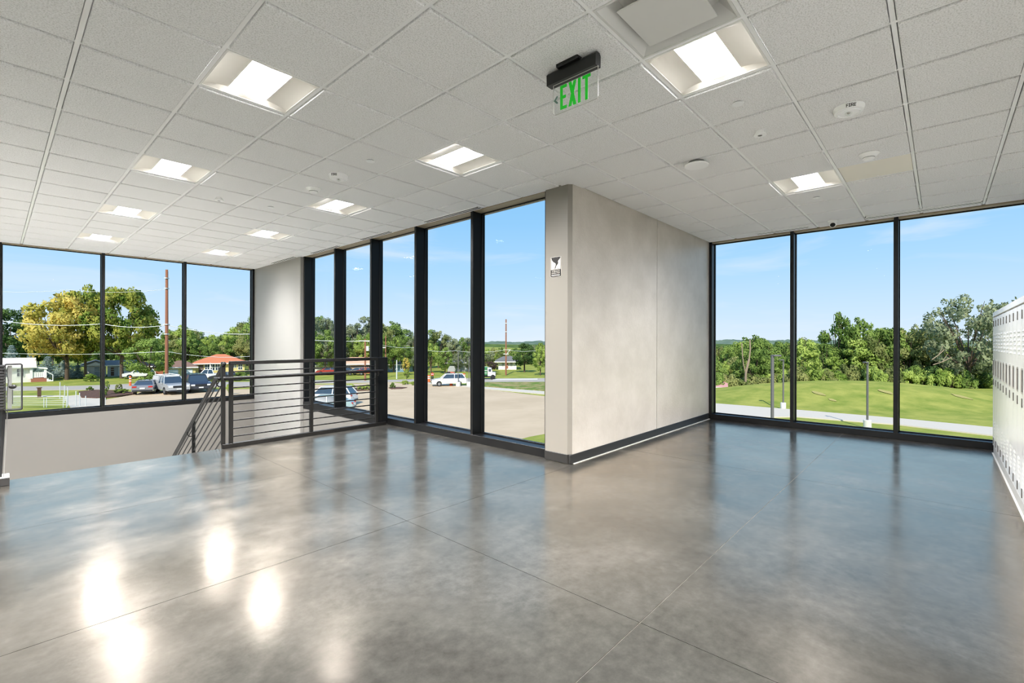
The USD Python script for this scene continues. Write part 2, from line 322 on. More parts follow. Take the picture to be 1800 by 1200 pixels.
# ------------------------------------------------------------------ ceiling fixtures
def arc(x0, z0, x1, z1, sag, n=8):
    t = np.linspace(0, 1, n); return [(x0 + (x1 - x0) * a, z0 + (z1 - z0) * a + sag * 4 * a * (1 - a)) for a in t]
def sweep_y(prof, y0, y1):                                     # an open profile (x, z) drawn out along y, seen from below
    n = len(prof); v = [(x, y0, z) for x, z in prof] + [(x, y1, z) for x, z in prof]
    f = []
    for k in range(n - 1): f += [(k, k + 1, n + k + 1), (k, n + k + 1, n + k)]
    return trimesh.Trimesh(np.array(v, float), f, process=False)
h = T / 2 - .0125
WING = arc(-h + .012, .0, -.125, .026, .007)
LENS = arc(-.125, .026, .125, .026, -.010, 9)
END = sg.Polygon(WING + LENS[1:-1] + [(-x, z) for x, z in WING[::-1]] + [(h - .012, .09), (-h + .012, .09)])
troffer = model('troffer_model')
tm = MB()
for sx in (-1, 1): tm.box(sx * h, sx * (h - .013), -h, h, -.002, .03); tm.box(-h + .013, h - .013, sx * h, sx * (h - .013), -.002, .03)
obj('frame', tm, 'troffer_white', troffer)
for sx in (-1, 1): obj('wing', sweep_y([(sx * x, z) for x, z in WING], -h + .012, h - .012), 'wing_satin', troffer, True)
obj('lens', sweep_y(LENS, -h + .012, h - .012), 'lamp_lens', troffer, True)
PROF = WING + LENS[1:-1] + [(-x, z) for x, z in WING[::-1]]
for sy in (-1, 1):                                             # curved end plates close the basket: outer edge low, inner edge on the reflector
    y0, y1 = sy * (h - .012), sy * (h - .05); n = len(PROF)
    v = [(x, y0, -.001) for x, z in PROF] + [(x, y1, z - .0015) for x, z in PROF]
    f = [q for k in range(n - 1) for q in ((k, k + 1, n + k + 1), (k, n + k + 1, n + k))]
    obj('end_cap', trimesh.Trimesh(np.array(v), f, process=False), 'wing_satin', troffer, True)
obj('housing', MB().box(-h, h, -h, h, .085, .09), 'troffer_white', troffer)
def cell(i, j): return (OX + (i + .5) * T, OY + (j + .5) * T, CEIL)
ordinals = ['first', 'second', 'third', 'fourth', 'fifth', 'sixth', 'seventh', 'eighth', 'ninth', 'tenth', 'eleventh']
def nth(n):
    tens = ['', '', 'twenty', 'thirty', 'forty']; low = ordinals + ['twelfth', 'thirteenth', 'fourteenth', 'fifteenth', 'sixteenth', 'seventeenth', 'eighteenth', 'nineteenth']
    return low[n - 1] if n < 20 else {20: 'twentieth', 30: 'thirtieth', 40: 'fortieth'}.get(n) or tens[n // 10] + '-' + low[n % 10 - 1]
words = {(-1, 0): 'lit square ceiling light nearest the exit sign, beside the square air diffuser', (4, 0): 'lit square ceiling light beside the plain cream panel near the right windows',
         (-4, 4): 'largest lit square ceiling light at the upper left of the photo', (-4, 8): 'second lit ceiling light of the left row, behind the largest one', (-4, 12): 'third lit ceiling light of the left row', (-4, 16): 'last lit ceiling light of the left row, close to the far windows',
         (-1, 4): 'nearest lit ceiling light of the middle row, in front of the tall window wall', (-1, 8): 'second lit ceiling light of the middle row, beside a smoke detector', (-1, 12): 'third lit ceiling light of the middle row', (-1, 16): 'last lit ceiling light of the middle row, close to the far windows'}
for c in LIGHTS_X + LIGHTS_Y:
    copy_of(troffer, 'ceiling_light', words.get(c) or (f'unseen ceiling light added in an outermost left row, {ordinals[c[1] // 4]} one counted towards the far windows' if c[0] == -8 else 'unseen ceiling light added near the camera in the row of the largest light'), 'ceiling light', cell(*c), 90 if c in LIGHTS_X else 0)
d = thing('air_diffuser', 'square ceiling air diffuser with a hanging flat plate beside the exit sign', 'air vent', cell(-2, 0))
fr = MB()
for s in (-1, 1): fr.box(s * h, s * (h - .014), -h, h, -.003, .03); fr.box(-h + .014, h - .014, s * h, s * (h - .014), -.003, .03)
obj('frame', fr, 'diffuser_grey', d)
o, q = h - .014, .205
V = [(-o, -o, .0), (o, -o, 0), (o, o, 0), (-o, o, 0), (-q, -q, .075), (q, -q, .075), (q, q, .075), (-q, q, .075)]
Fc = []
for k in range(4): l = (k + 1) % 4; Fc += [(k, k + 4, l), (l, k + 4, l + 4)]
obj('cone', trimesh.Trimesh(V, Fc + [(4, 7, 6), (4, 6, 5)], process=False), 'diffuser_grey', d)
obj('plate', MB().box(-.2, .2, -.2, .2, -.004, .004, .002), 'diffuser_grey', d)
for s in (-1, 1): obj('hanger', MB().box(s * .15, s * .16, -.01, .01, .0, .075), 'handle_steel', d)
pn = thing('ceiling_panel', 'smooth cream ceiling panel next to the far right ceiling light', 'panel', cell(4, -1))
obj('plate', MB().box(-h + .003, h - .003, -h + .003, h - .003, -.001, .012, .004), 'panel_cream', pn)
obj('latch', MB().lathe([(0, -.002), (.008, -.002), (.009, .0)], (h - .04, 0, 0), 12), 'tee_white', pn)

def slot(i, loc, length, axis, label):
    s = thing('slot_diffuser', label, 'air vent', (loc[0], loc[1], CEIL - .0125), 0 if axis == 'y' else 90)
    m = MB()
    for x in (-.045, 0, .045): m.box(x - .006, x + .006, -length / 2, length / 2, -.007, .02)
    for y in (-1, 1): m.box(-.051, .051, y * length / 2, y * (length / 2 - .012), -.007, .02)
    obj('frame', m, 'tee_white', s); obj('slots', MB().box(-.046, .046, -length / 2 + .01, length / 2 - .01, -.0035, .02), 'dark_hole', s)
slot(0, (4.315, 5.14, CEIL), 1.2, 'y', 'black slotted air vent above the nearest tall window mullion')
slot(1, (4.315, 7.1, CEIL), .95, 'y', 'black slotted air vent above the middle of the tall window wall')
slot(2, (4.315, 8.92, CEIL), 1.15, 'y', 'black slotted air vent above the far end of the tall window wall')
slot(3, (4.26, 10.75, CEIL), 1.25, 'y', 'black slotted air vent along the off-white pier')
slot(4, (8.40, .21, CEIL), 1.2, 'y', 'black slotted air vent along the right windows above the lockers')
slot(5, (8.45, 1.89, CEIL), .75, 'y', 'black slotted air vent along the right windows near the camera dome')

def disc_cover(x, y, label):
    t = thing('sprinkler_cover', label, 'sprinkler cover', (x, y, CEIL - .013))
    obj('cup', MB().lathe([(.036, -.006), (.036, .012), (.0, .012)], n=28), 'grey_plastic', t, 40)
    obj('cover_plate', MB().lathe([(0, -.010), (.040, -.0095), (.0425, -.0075), (.0425, -.006), (0, -.006)], n=32), 'white_plastic', t, 40)
disc_cover(3.717, 1.127, 'flat round white cover plate nearest the right ceiling light'); disc_cover(6.787, 1.141, 'small white round cover plate behind the far right ceiling light')
disc_cover(2.486, 4.186, 'small white round cover plate left of the middle row of lights'); disc_cover(2.462, 6.621, 'tiny white round cover plate on the far left ceiling')
def sensor(x, y, label):
    t = thing('ceiling_sensor', label, 'sensor', (x, y, CEIL - .013))
    obj('base', MB().lathe([(0, 0), (.034, 0), (.034, -.018), (.046, -.022), (.05, -.03), (.047, -.036), (.020, -.038), (.018, -.034), (0, -.034)][::-1], n=32), 'white_plastic', t, 40)
    obj('eye', MB().lathe([(0, -.0385), (.016, -.037), (.018, -.033), (0, -.033)], n=20), 'grey_plastic', t, 40)
sensor(4.34, 1.138, 'round white occupancy sensor with a dark eye between the cover plate and the big disc'); sensor(1.875, 6.686, 'round white occupancy sensor with a dark eye on the left ceiling')
def strobe(x, y, rz, label):
    t = thing('fire_strobe', label, 'fire alarm', (x, y, CEIL - .013), rz)
    obj('body', MB().lathe([(0, 0), (.100, 0), (.102, -.008), (.094, -.036), (.088, -.040), (.078, -.041), (0, -.041)][::-1], n=48), 'white_plastic', t, 35)
    rim = MB().lathe([(.064, -.041), (.070, -.0465), (.076, -.041)], n=40)
    obj('rim', rim, 'white_plastic', t, 40)
    obj('lens', MB().lathe([(0, -.064), (.012, -.062), (.022, -.052), (.024, -.041), (0, -.041)], n=20), 'acrylic', t, 30)
    obj('reflector', MB().lathe([(0, -.050), (.008, -.048), (.012, -.041)], n=8), 'handle_steel', t)
    for rr in (0, 180):
        w = meshkit.text_mesh('FIRE', .021, .0015, bold=True); w.apply_translation((-w.bounds[1][0] / 2, -.0105, 0))
        v = np.array(w.vertices)                               # wrapped round the sloping side
        a = -v[:, 0] / .098; R = .0986 + v[:, 1] * .2857 + v[:, 2]
        zz = -.022 + v[:, 1]
        aa = math.radians(rr) - a
        w.vertices = np.c_[R * np.cos(aa), R * np.sin(aa), zz]
        obj('lettering', w, 'red_text', t)
strobe(4.35, .522, 195, 'large round white fire alarm strobe lettered FIRE on the right ceiling'); strobe(2.478, 4.812, 215, 'round white fire alarm strobe lettered FIRE on the left ceiling')
def smoke(x, y, label):
    t = thing('smoke_detector', label, 'smoke detector', (x, y, CEIL - .013))
    obj('base', MB().lathe([(0, 0), (.082, 0), (.084, -.006), (.060, -.030), (.052, -.036), (0, -.036)][::-1], n=40), 'white_plastic', t, 30)
    obj('chamber', MB().lathe([(0, -.040), (.044, -.040), (.048, -.036), (0, -.036)], n=32), 'grey_plastic', t, 30)
    obj('cap', MB().lathe([(0, -.058), (.036, -.057), (.046, -.050), (.048, -.040), (0, -.040)], n=32), 'white_plastic', t, 30)
smoke(5.547, .509, 'white cone shaped smoke detector in front of the cream panel'); smoke(2.494, 5.44, 'white cone shaped smoke detector in front of the second middle light')
t = thing('access_point', 'wide flat white disc hanging under the ceiling left of the right hand lights', 'wireless access point', (4.66, 1.80, CEIL - .013))
obj('mount', MB().lathe([(0, 0), (.075, 0), (.075, -.028), (0, -.028)][::-1], n=32), 'grey_plastic', t, 40)
obj('disc', MB().lathe([(0, -.052), (.09, -.050), (.112, -.043), (.116, -.034), (.108, -.028), (0, -.028)], n=48), 'white_plastic', t, 40)
t = thing('camera_dome', 'small white dome security camera with black eye by the right windows', 'security camera', (8.243, 1.178, CEIL - .013))
obj('base', MB().lathe([(0, 0), (.062, 0), (.064, -.02), (.055, -.034), (0, -.034)][::-1], n=32), 'white_plastic', t, 30)
sph = trimesh.creation.icosphere(3, .047); sph.apply_translation((0, 0, -.052)); obj('eyeball', sph, 'white_plastic', t, True)
eye = trimesh.creation.icosphere(3, .034); eye.apply_translation((-.022, -.002, -.066)); obj('lens', eye, 'black_metal', t, True)

# exit sign: black housing along y, edge-lit clear panel that faces the camera
t = thing('exit_sign', 'green EXIT sign on a clear panel hanging from a black ceiling housing', 'exit sign', (2.474, 1.75, 0))
obj('canopy', MB().box(-.055, .055, -.075, .095, CEIL - .035, CEIL - .004, .006).box(-.03, .03, -.045, .07, CEIL - .045, CEIL - .03), 'black_metal', t)
hs = sg.Polygon([(-.028, 3.072), (.028, 3.072), (.028, 3.142), (.016, 3.157), (-.016, 3.157), (-.028, 3.142)])
e = trimesh.creation.extrude_polygon(hs, .379, engine='earcut'); e.apply_transform(np.array([[1, 0, 0, 0], [0, 0, -1, .188], [0, 1, 0, 0], [0, 0, 0, 1.0]])); e.fix_normals()
obj('housing', e, 'black_metal', t)
P = sg.box(-.193, 2.872, .152, 3.073).buffer(-.022).buffer(.022).union(sg.box(-.193, 2.95, .152, 3.073))
P = affinity.scale(P, -1, 1, origin=(0, 0))                    # the panel's plane, x to the viewer's right
def facing(mesh, off):                                         # local (x right, y up, z out) of a panel that faces -x
    mesh = mesh.copy(); mesh.apply_transform(np.array([[0, 0, -1, off], [-1, 0, 0, 0], [0, 1, 0, 0], [0, 0, 0, 1.0]])); return mesh
obj('panel', facing(trimesh.creation.extrude_polygon(P, .005, engine='earcut'), .0), 'acrylic', t)
edge = P.difference(P.buffer(-.0022)); obj('edge', facing(trimesh.util.concatenate([trimesh.creation.extrude_polygon(g_, .0055, engine='earcut') for g_ in getattr(edge, 'geoms', [edge])]), .0002), 'caulk_white', t)
def block(x, ch, w, hh, s):                                    # plain block letters, bottom left at x, 0
    b = {'E': [sg.box(0, 0, s, hh), sg.box(0, 0, w, s), sg.box(0, hh - s, w, hh), sg.box(0, hh / 2 - s / 2, w * .85, hh / 2 + s / 2)],
         'X': [sg.Polygon([(0, 0), (s * 1.15, 0), (w, hh), (w - s * 1.15, hh)]), sg.Polygon([(w, 0), (w - s * 1.15, 0), (0, hh), (s * 1.15, hh)])],
         'I': [sg.box(0, 0, s, hh)], 'T': [sg.box(w / 2 - s / 2, 0, w / 2 + s / 2, hh), sg.box(0, hh - s, w, hh)]}[ch]
    return affinity.translate(sg.MultiPolygon([p for p in b]).buffer(0) if ch in 'I' else __import__('shapely').union_all(b), x, 0)
lx = -.092
for ch, w in (('E', .052), ('X', .060), ('I', .0195), ('T', .060)):
    gl = affinity.translate(block(lx, ch, w, .155, .0195), 0, 2.892)
    obj('letter', facing(trimesh.util.concatenate([trimesh.creation.extrude_polygon(g_, .002, engine='earcut') for g_ in getattr(gl, 'geoms', [gl])]), -.0052), 'exit_green', t); lx += w + .0135
ar = sg.LineString([(-.115, 2.99), (-.138, 2.967), (-.115, 2.944)]).buffer(.006, cap_style=2, join_style=2)
obj('arrow', facing(trimesh.creation.extrude_polygon(ar, .0015, engine='earcut'), -.0052), 'arrow_grey', t)

# tornado shelter sign on the end of the concrete wall
t = thing('shelter_sign', 'small TORNADO SHELTER sign with a funnel cloud on the end of the concrete wall', 'sign', (4.35, 3.305, 2.248))
rr = lambda w, hh, r: sg.box(-w / 2 + r, -hh / 2 + r, w / 2 - r, hh / 2 - r).buffer(r)
ex = lambda p, dz: trimesh.util.concatenate([trimesh.creation.extrude_polygon(g_, dz, engine='earcut') for g_ in getattr(p, 'geoms', [p])])
obj('plate', facing(ex(rr(.158, .232, .012), .004), 0), 'sign_cream', t)
obj('border', facing(ex(rr(.150, .224, .010).difference(rr(.142, .216, .008)), .0012), -.004), 'sign_brown', t)
fun = sg.Polygon([(-.062, .108), (.066, .108), (.058, .090), (.036, .072), (.030, .058), (.034, .044), (.028, .030), (.012, .016), (.002, .004), (-.002, -.012), (-.008, -.024), (-.013, -.022), (-.012, -.008), (-.006, .008), (.002, .022), (.002, .034), (-.012, .046), (-.036, .060), (-.054, .080)])
obj('funnel_cloud', facing(ex(fun, .0012), -.004), 'sign_brown', t)
obj('text_panel', facing(ex(sg.box(-.070, -.108, .070, -.034), .0012), -.004), 'sign_brown', t)
for wd, yy in (('TORNADO', -.058), ('SHELTER', -.080)):
    m = meshkit.text_mesh(wd, .0165, .001); m.apply_scale((.118 / m.extents[0], 1, 1)); m.apply_translation((-m.bounds.mean(0)[0], yy, 0)); obj('lettering', facing(m, -.0052), 'sign_cream', t)
obj('bar', facing(ex(sg.box(-.060, -.101, .060, -.091), .001), -.0052), 'sign_cream', t)
obj('pin_line', facing(ex(sg.box(-.070, -.030, .070, -.027), .0012), -.004), 'sign_brown', t)

# ------------------------------------------------------------------ railing, stair, box on the post
YR = 6.86
t = thing('stair_railing', 'dark steel guard railing with horizontal bars along the stair opening', 'railing', (0, 0, 0))
for x in (2.065, 3.118, 4.19): obj('post', MB().box(x - .022, x + .022, YR - .022, YR + .022, .05, 1.10 if x != 3.118 else 1.09, .003), 'rail_steel', t)
obj('top_rail', MB().box(2.043, 4.212, YR - .024, YR + .024, 1.075, 1.122, .004), 'rail_steel', t)
for z in (.985, .885, .775, .672, .560, .455, .350, .243, .140): obj('bar', MB().tube([(2.08, YR, z), (4.19, YR, z)], .0085, 10), 'rail_steel', t, True)
obj('base_plate', MB().box(1.96, 4.36, YR - .03, YR + .03, .0, .055, .003), 'rail_steel', t)
hr = MB().tube([(1.955, YR - .075, .905), (4.27, YR - .075, .905)], .022, 14)
hp = obj('handrail', hr, 'rail_steel', t, True)
for x in (2.065, 3.118, 4.19): obj('bracket', MB().tube([(x, YR - .02, .82), (x, YR - .06, .825), (x, YR - .075, .85), (x, YR - .075, .89)], .007, 8), 'rail_steel', hp, True)
t = tag(obj('closure_plate', MB().box(4.215, 4.398, YR - .012, YR + .05, .02, 1.118, .003), 'frame_black'), 'flat black plate closing the gap between railing and window mullion', 'plate')
t = thing('stair_handrail', 'dark steel sloping railing going down the stair', 'railing')
X0, SL = 1.975, -.638
zt = lambda y: 1.10 + SL * (y - 6.80)
obj('post', MB().box(X0 - .022, X0 + .022, 6.838, 6.882, .05, 1.115, .003), 'rail_steel', t)
obj('top_rail', MB().tube([(X0, 6.82, 1.095), (X0, 11.2, zt(11.22))], .024, 12), 'rail_steel', t, True)
for k in range(8): obj('bar', MB().tube([(X0, 6.86, .965 - .118 * k), (X0, 11.2, .965 - .118 * k + SL * 4.34)], .0085, 8), 'rail_steel', t, True)
for y in (8.2, 9.7, 11.2): obj('post', MB().box(X0 - .02, X0 + .02, y - .02, y + .02, zt(y) - 1.15, zt(y), .003), 'rail_steel', t)
hp = obj('handrail', MB().tube([(X0 - .075, 6.75, .91), (X0 - .075, 6.9, .90), (X0 - .075, 11.2, .90 + SL * 4.3)], .021, 12), 'rail_steel', t, True)
for y, z in ((6.86, .80), (8.2, -.02)): obj('bracket', MB().tube([(X0, y, z), (X0 - .05, y, z), (X0 - .075, y, z + .03), (X0 - .075, y, z + .09)], .007, 8), 'rail_steel', hp, True)
t = thing('stair', 'concrete stair flight going down from the floor edge', 'stair')
for k in range(13): obj('tread', MB().box(.10, 1.94, YE + .02 + .28 * k, YE + .32 + .28 * k, -.173 * (k + 1) - .05, -.173 * (k + 1), .004), 'joint_grey', t)
for x in (.09, 1.95):
    st = sg.Polygon([(YE, -.35), (YE, .0), (YE + .28 * 13, -.173 * 13 + .02), (YE + .28 * 13, -.173 * 13 - .3)])
    e = trimesh.creation.extrude_polygon(st, .02, engine='earcut'); e.apply_transform(np.array([[0, 0, 1, x - .01], [1, 0, 0, 0], [0, 1, 0, 0], [0, 0, 0, 1.0]])); obj('stringer', e, 'rail_steel', t)

t = thing('stair_post', 'grey steel post on a base plate with its lit top painted pale at the left edge of the stair', 'post', (.05, 6.68, 0), 0)
obj('base_plate', MB().box(-.45, .05, -.07, .14, .0, .075, .004), 'housing_grey', t)
obj('top_cover', MB().box(-.45, .05, -.07, .14, .0752, .079), 'joint_grey', t)  # pale sheet stands in for light falling on the plate top
lean = MB().tube([(-.02, 0, .075), (.005, 0, .72)], .021, 4); obj('upright', lean, 'housing_grey', t)
obj('edge_strip', MB().tube([(.012, -.02, .075), (.036, -.02, .72)], .004, 6), 'tee_edge', t)
for z in (.12, .50): obj('hook', MB().tube([(-.02, -.02, z), (-.06, -.03, z - .03), (-.09, -.02, z - .02)], .005, 6), 'black_metal', t)
t = thing('acrylic_box', 'clear acrylic box with a dark ribbed panel on the post at the left edge', 'box', (.05, 6.66, .712))
rb = MB().box(-.50, .012, -.04, .04, .01, .44)
for k in range(15): rb.box(-.50, .018, -.052, -.04, .02 + k * .0285, .036 + k * .0285, .003)
obj('ribbed_panel', rb, 'housing_grey', t)
pl = sg.box(.012, 0, .136, .45).buffer(-.02).buffer(.02)
sh = sg.box(.014, .0, .136, .45).buffer(-.018).buffer(.018)
def in_xz(p, y0, y1):
    m = ex(p, y1 - y0); m.apply_transform(np.array([[1, 0, 0, 0], [0, 0, -1, y1], [0, 1, 0, 0], [0, 0, 0, 1.0]])); m.fix_normals(); return m
obj('front', in_xz(sh, -.055, -.050), 'acrylic', t); obj('back', in_xz(sh, .050, .055), 'acrylic', t)
obj('edge_frame', in_xz(sh.difference(sh.buffer(-.010)), -.055, .055), 'acrylic_edge' if 'acrylic_edge' in MATS else 'housing_grey', t)
obj('inner_strip', MB().box(.036, .064, -.02, .02, .02, .43), 'locker_base', t)
obj('rod', MB().box(.066, .072, -.03, .0, .06, .2), 'sign_brown', t)
kn = trimesh.creation.icosphere(2, .026); kn.apply_scale((1.05, .6, .8)); kn.apply_translation((.068, -.065, .232)); obj('knob', kn, 'base_black', t, True)
obj('wire', MB().tube([(.036, -.03, .42), (.030, -.03, .36), (.042, -.03, .29), (.034, -.03, .19), (.03, -.03, .08)], .003, 6), 'base_black', t, True)

# ------------------------------------------------------------------ lockers
LY, LW = -.49, .3048
lk = model('locker_model')                                     # origin: front bottom corner nearest the windows, runs towards -x
obj('cabinet', MB().box(-LW + .001, -.001, -.44, -.012, .10, 1.70, .002), 'locker_cream', lk)
dr = obj('door', MB().box(-LW + .006, -.006, -.012, .003, .112, 1.690, .003), 'locker_cream', lk)
lv = MB()
for z0, n in ((1.28, 6), (.22, 6)):
    for k in range(n):
        z = z0 + k * .038
        lv.add(trimesh.convex.convex_hull([(-LW * .72, .003, z), (-LW * .3, .003, z), (-LW * .72, .003, z + .022), (-LW * .3, .003, z + .022), (-LW * .70, .009, z + .004), (-LW * .32, .009, z + .004)]))
obj('louvers', lv, 'locker_cream', dr)
hd = obj('handle', MB().box(-.095, -.045, .0032, .006, .985, 1.165), 'locker_dark', dr)
obj('pull', MB().box(-.056, -.044, .004, .012, .975, 1.175, .003).box(-.1, -.044, .004, .010, 1.163, 1.178).box(-.1, -.044, .004, .010, .972, .985), 'handle_steel', dr)
for z in (1.575, .86, .135): obj('hinge_plate', MB().box(-.068, -.040, .003, .008, z, z + .075, .002), 'locker_dark', lk)
ordinals = ['first', 'second', 'third', 'fourth', 'fifth', 'sixth', 'seventh', 'eighth', 'ninth', 'tenth', 'eleventh']
for k in range(10): copy_of(lk, 'locker', f'tall cream metal locker with louvers, {ordinals[k]} from the window end of the row', 'locker', (8.335 - k * LW, LY, 0), 0, 'row of cream lockers')
x9 = 8.335 - 10 * LW
t = thing('metal_trim', 'cream metal trim along the top of the lockers', 'trim')
obj('cap', MB().box(x9, 7.02, LY - .45, LY + .006, 1.7005, 1.757, .003), 'locker_cream', t); obj('cap', MB().box(7.023, 8.40, LY - .45, LY + .006, 1.7005, 1.757, .003), 'locker_cream', t)
tag(obj('end_panel', MB().box(8.337, 8.40, LY - .45, LY + .004, .1005, 1.70, .003), 'locker_cream'), 'narrow cream panel closing the window end of the locker row', 'panel')
t = thing('plinth', 'grey plinth under the row of lockers', 'plinth')
obj('block', MB().box(x9, 8.385, LY - .44, LY - .002, .0, .0995, .003), 'locker_base', t)
obj('caulk_line', MB().box(x9, 8.385, LY - .002, LY + .012, 0, .006), 'caulk_white', t)

# ------------------------------------------------------------------ outside: ground
M('lawn', lin(122, 138, 58), 0.95, spec=0.1, bump=(9, 0.6, 0.05), vary=(0.5, lin(164, 164, 82), 0.32, 0.66), space='world')
M('weeds', lin(104, 132, 58), 0.95, spec=0.1, bump=(4, 0.9, 0.2), vary=(0.8, lin(168, 152, 106), 0.4, 0.6), space='world')
M('lot_concrete', lin(206, 184, 154), 0.85, spec=0.2, vary=(0.25, lin(194, 172, 142), 0.35, 0.65), space='world')
M('walk_concrete', lin(206, 196, 180), 0.85, spec=0.2, space='world')
M('asphalt', lin(176, 168, 158), 0.9, spec=0.2, space='world')
M('kerb_white', lin(214, 210, 202), 0.8)
M('mulch', lin(112, 82, 66), 0.95, bump=(14, 1.0, 0.08), vary=(6, lin(88, 62, 50)), space='world')
M('bare_earth', lin(168, 158, 90), 0.95)

def gpoly(pts, top, name, mat, label, cat, thick=.25, world=False):
    p = sg.Polygon([tuple(q) if world else tuple(G(*q)[:2]) for q in pts])
    return structure(name, MB().prism(p.buffer(0), GZ - thick, GZ + top), mat, label, cat)

# one lawn that runs out to the horizon; behind the berm it sinks to the wooded valley
gx = np.r_[-160, -90, -45, np.arange(-30, 131, 2.5), 160, 220, 320, 500, 800, 1400.]; gy = np.r_[-260, -140, -80, np.arange(-50, 141, 2.5), 170, 220, 320, 500, 800, 1400.]
XX, YY = np.meshgrid(gx, gy, indexing='ij')
BC = G(1496, 712)[:2]; BA = math.atan2(*(G(1747, 740)[:2] - G(1262, 740)[:2])[::-1])
BCEN = CAM[:2] + (ray(1500, 600) * 50.5)[:2]
def berm_r(x, y):
    u = (x - BCEN[0]) * rt[0] + (y - BCEN[1]) * rt[1]; v = (x - BCEN[0]) * fw[0] + (y - BCEN[1]) * fw[1]
    return u, v
def ground_z(x, y):
    u, v = berm_r(x, y)
    r2_ = (u / 17.5) ** 2 + (v / 11.0) ** 2
    z = 1.55 * np.clip(1 - r2_, 0, 1) ** 1.25
    z = z + .10 * (meshkit.fbm(np.stack([x * .16, y * .16, x * 0], -1), 3, 5) - .5) * (z > 0)
    dep = x * fw[0] + y * fw[1]; lat = x * rt[0] + y * rt[1]
    s = np.clip((dep - 57) / 25, 0, 1) * np.clip((lat - 12) / 10, 0, 1)
    return GZ - .06 + z - 3.5 * s * s * (3 - 2 * s)
ZZ = ground_z(XX, YY)
nx_, ny_ = XX.shape
idx = np.arange(nx_ * ny_).reshape(nx_, ny_)
F4 = np.stack([idx[:-1, :-1], idx[1:, :-1], idx[1:, 1:], idx[:-1, 1:]], -1).reshape(-1, 4)
structure('ground', (np.stack([XX, YY, ZZ], -1).reshape(-1, 3), F4), 'lawn', 'wide green lawn around the building with a low grassy berm at the right', 'lawn', True)

gpoly([(186, 702), (237, 693), (246, 688), (320, 685), (440, 683.5), (551, 676), (604, 675), (680, 671.5), (728, 675.5), (748, 673.5), (826, 681), (880, 687), (957, 696), (1257, 708.5), (1257, 733), (1215, 752), (900, 800), (640, 830), (186, 830)], .0, 'parking_lot', 'lot_concrete', 'pale concrete parking lot outside the tall windows', 'parking lot')
gpoly([(1240, 707.5), (1400, 720), (1580, 735), (1746, 751), (1850, 761), (1850, 776), (1746, 765), (1580, 746), (1400, 732), (1335, 733), (1240, 736)], .02, 'path', 'walk_concrete', 'pale concrete path curving past the grassy berm', 'path')
gpoly([(748, 671.5), (848, 679.5), (957, 687.5), (957, 692.5), (848, 683), (748, 673.2)], .02, 'driveway', 'walk_concrete', 'pale concrete drive along the far edge of the parking lot', 'driveway')
gpoly([(112, 696), (160, 692.5), (186, 698), (186, 760), (150, 760)], .01, 'entry_walk', 'walk_concrete', 'pale concrete walk left of the mulch bed', 'path')
gpoly([(-40, 697), (112, 696.4), (112, 694.8), (-40, 695.4)], .01, 'sidewalk', 'walk_concrete', 'thin pale sidewalk across the left lawn', 'path')
gpoly([(-80, 680), (130, 678), (180, 676.5), (300, 671), (440, 671), (551, 668), (650, 668), (700, 667), (826, 664.5), (870, 665), (957, 664.5), (1240, 668), (1240, 676), (957, 670.5), (870, 671.5), (826, 671), (760, 669.5), (650, 672), (551, 673.5), (440, 678), (320, 681.5), (200, 684), (-80, 687)], .01, 'road', 'asphalt', 'light grey road between the parking lot and the houses', 'road')
gpoly([(866, 666.2), (945, 665.4), (945, 667.0), (866, 667.8)], .04, 'sidewalk', 'kerb_white', 'pale sidewalk in front of the grey roofed house', 'path')
gpoly([(840, 671.8), (957, 671.4), (957, 686.5), (900, 682.5), (848, 678.8)], .05, 'weed_field', 'weeds', 'weedy green and brown strip between the road and the drive', 'weeds')
gpoly([(905, 776), (930, 769), (957, 764), (1010, 772), (1010, 800), (940, 800)], .05, 'grass_island', 'lawn', 'small green grass patch at the near edge of the parking lot', 'lawn')
gpoly([(138, 689), (170, 686), (200, 687), (236, 690.5), (234, 693.5), (205, 697), (170, 700), (143, 699)], .10, 'mulch_bed', 'mulch', 'brown mulch bed beside the parked cars', 'mulch bed')
gpoly([(604, 686), (612, 683), (660, 681), (666, 683.5), (655, 686), (620, 687.5)], .08, 'mulch_bed', 'mulch', 'dark mulch under the round bushes behind the railing', 'mulch bed')
gpoly([(683, 681.6), (700, 680.6), (716, 681.2), (706, 683.4), (688, 684)], .06, 'mulch_bed', 'mulch', 'dark mulch around the lone shrub in the parking lot', 'mulch bed')
for k, (x, y, w, hh) in enumerate([(1438, 692, 6, 2), (1463, 704, 5, 1.0), (1556, 689, 8, 1.8), (1690, 698, 10, 2)]):
    u = np.linspace(0, 2 * np.pi, 11)[:-1]; d0 = None
    for dd in np.arange(36, 62, .25):                          # first point of the slope that this line of sight meets
        q = CAM + ray(x, y) * dd
        if q[2] <= ground_z(q[0], q[1]): d0 = dd; break
    if d0 is None: continue
    q = CAM + ray(x, y) * d0; R = random.Random(k)
    pts = [q[:2] + rt[:2] * math.cos(a) * w * d0 / FPX * R.uniform(.7, 1.1) + fw[:2] * math.sin(a) * hh * .5 * R.uniform(.7, 1.1) for a in u]
    m = trimesh.creation.triangulate_polygon(sg.Polygon(pts), engine='earcut'); v = np.array(m[0]); zz = ground_z(v[:, 0], v[:, 1]) + .03
    n = len(v); vv = np.vstack([np.c_[v, zz], np.c_[v, zz - .12]]); ff = [tuple(f) for f in m[1]] + [(n + f[2], n + f[1], n + f[0]) for f in m[1]]
    structure('bare_patch', trimesh.Trimesh(vv, ff, process=False), 'bare_earth', 'bare earth patch in the grass of the berm', 'earth')

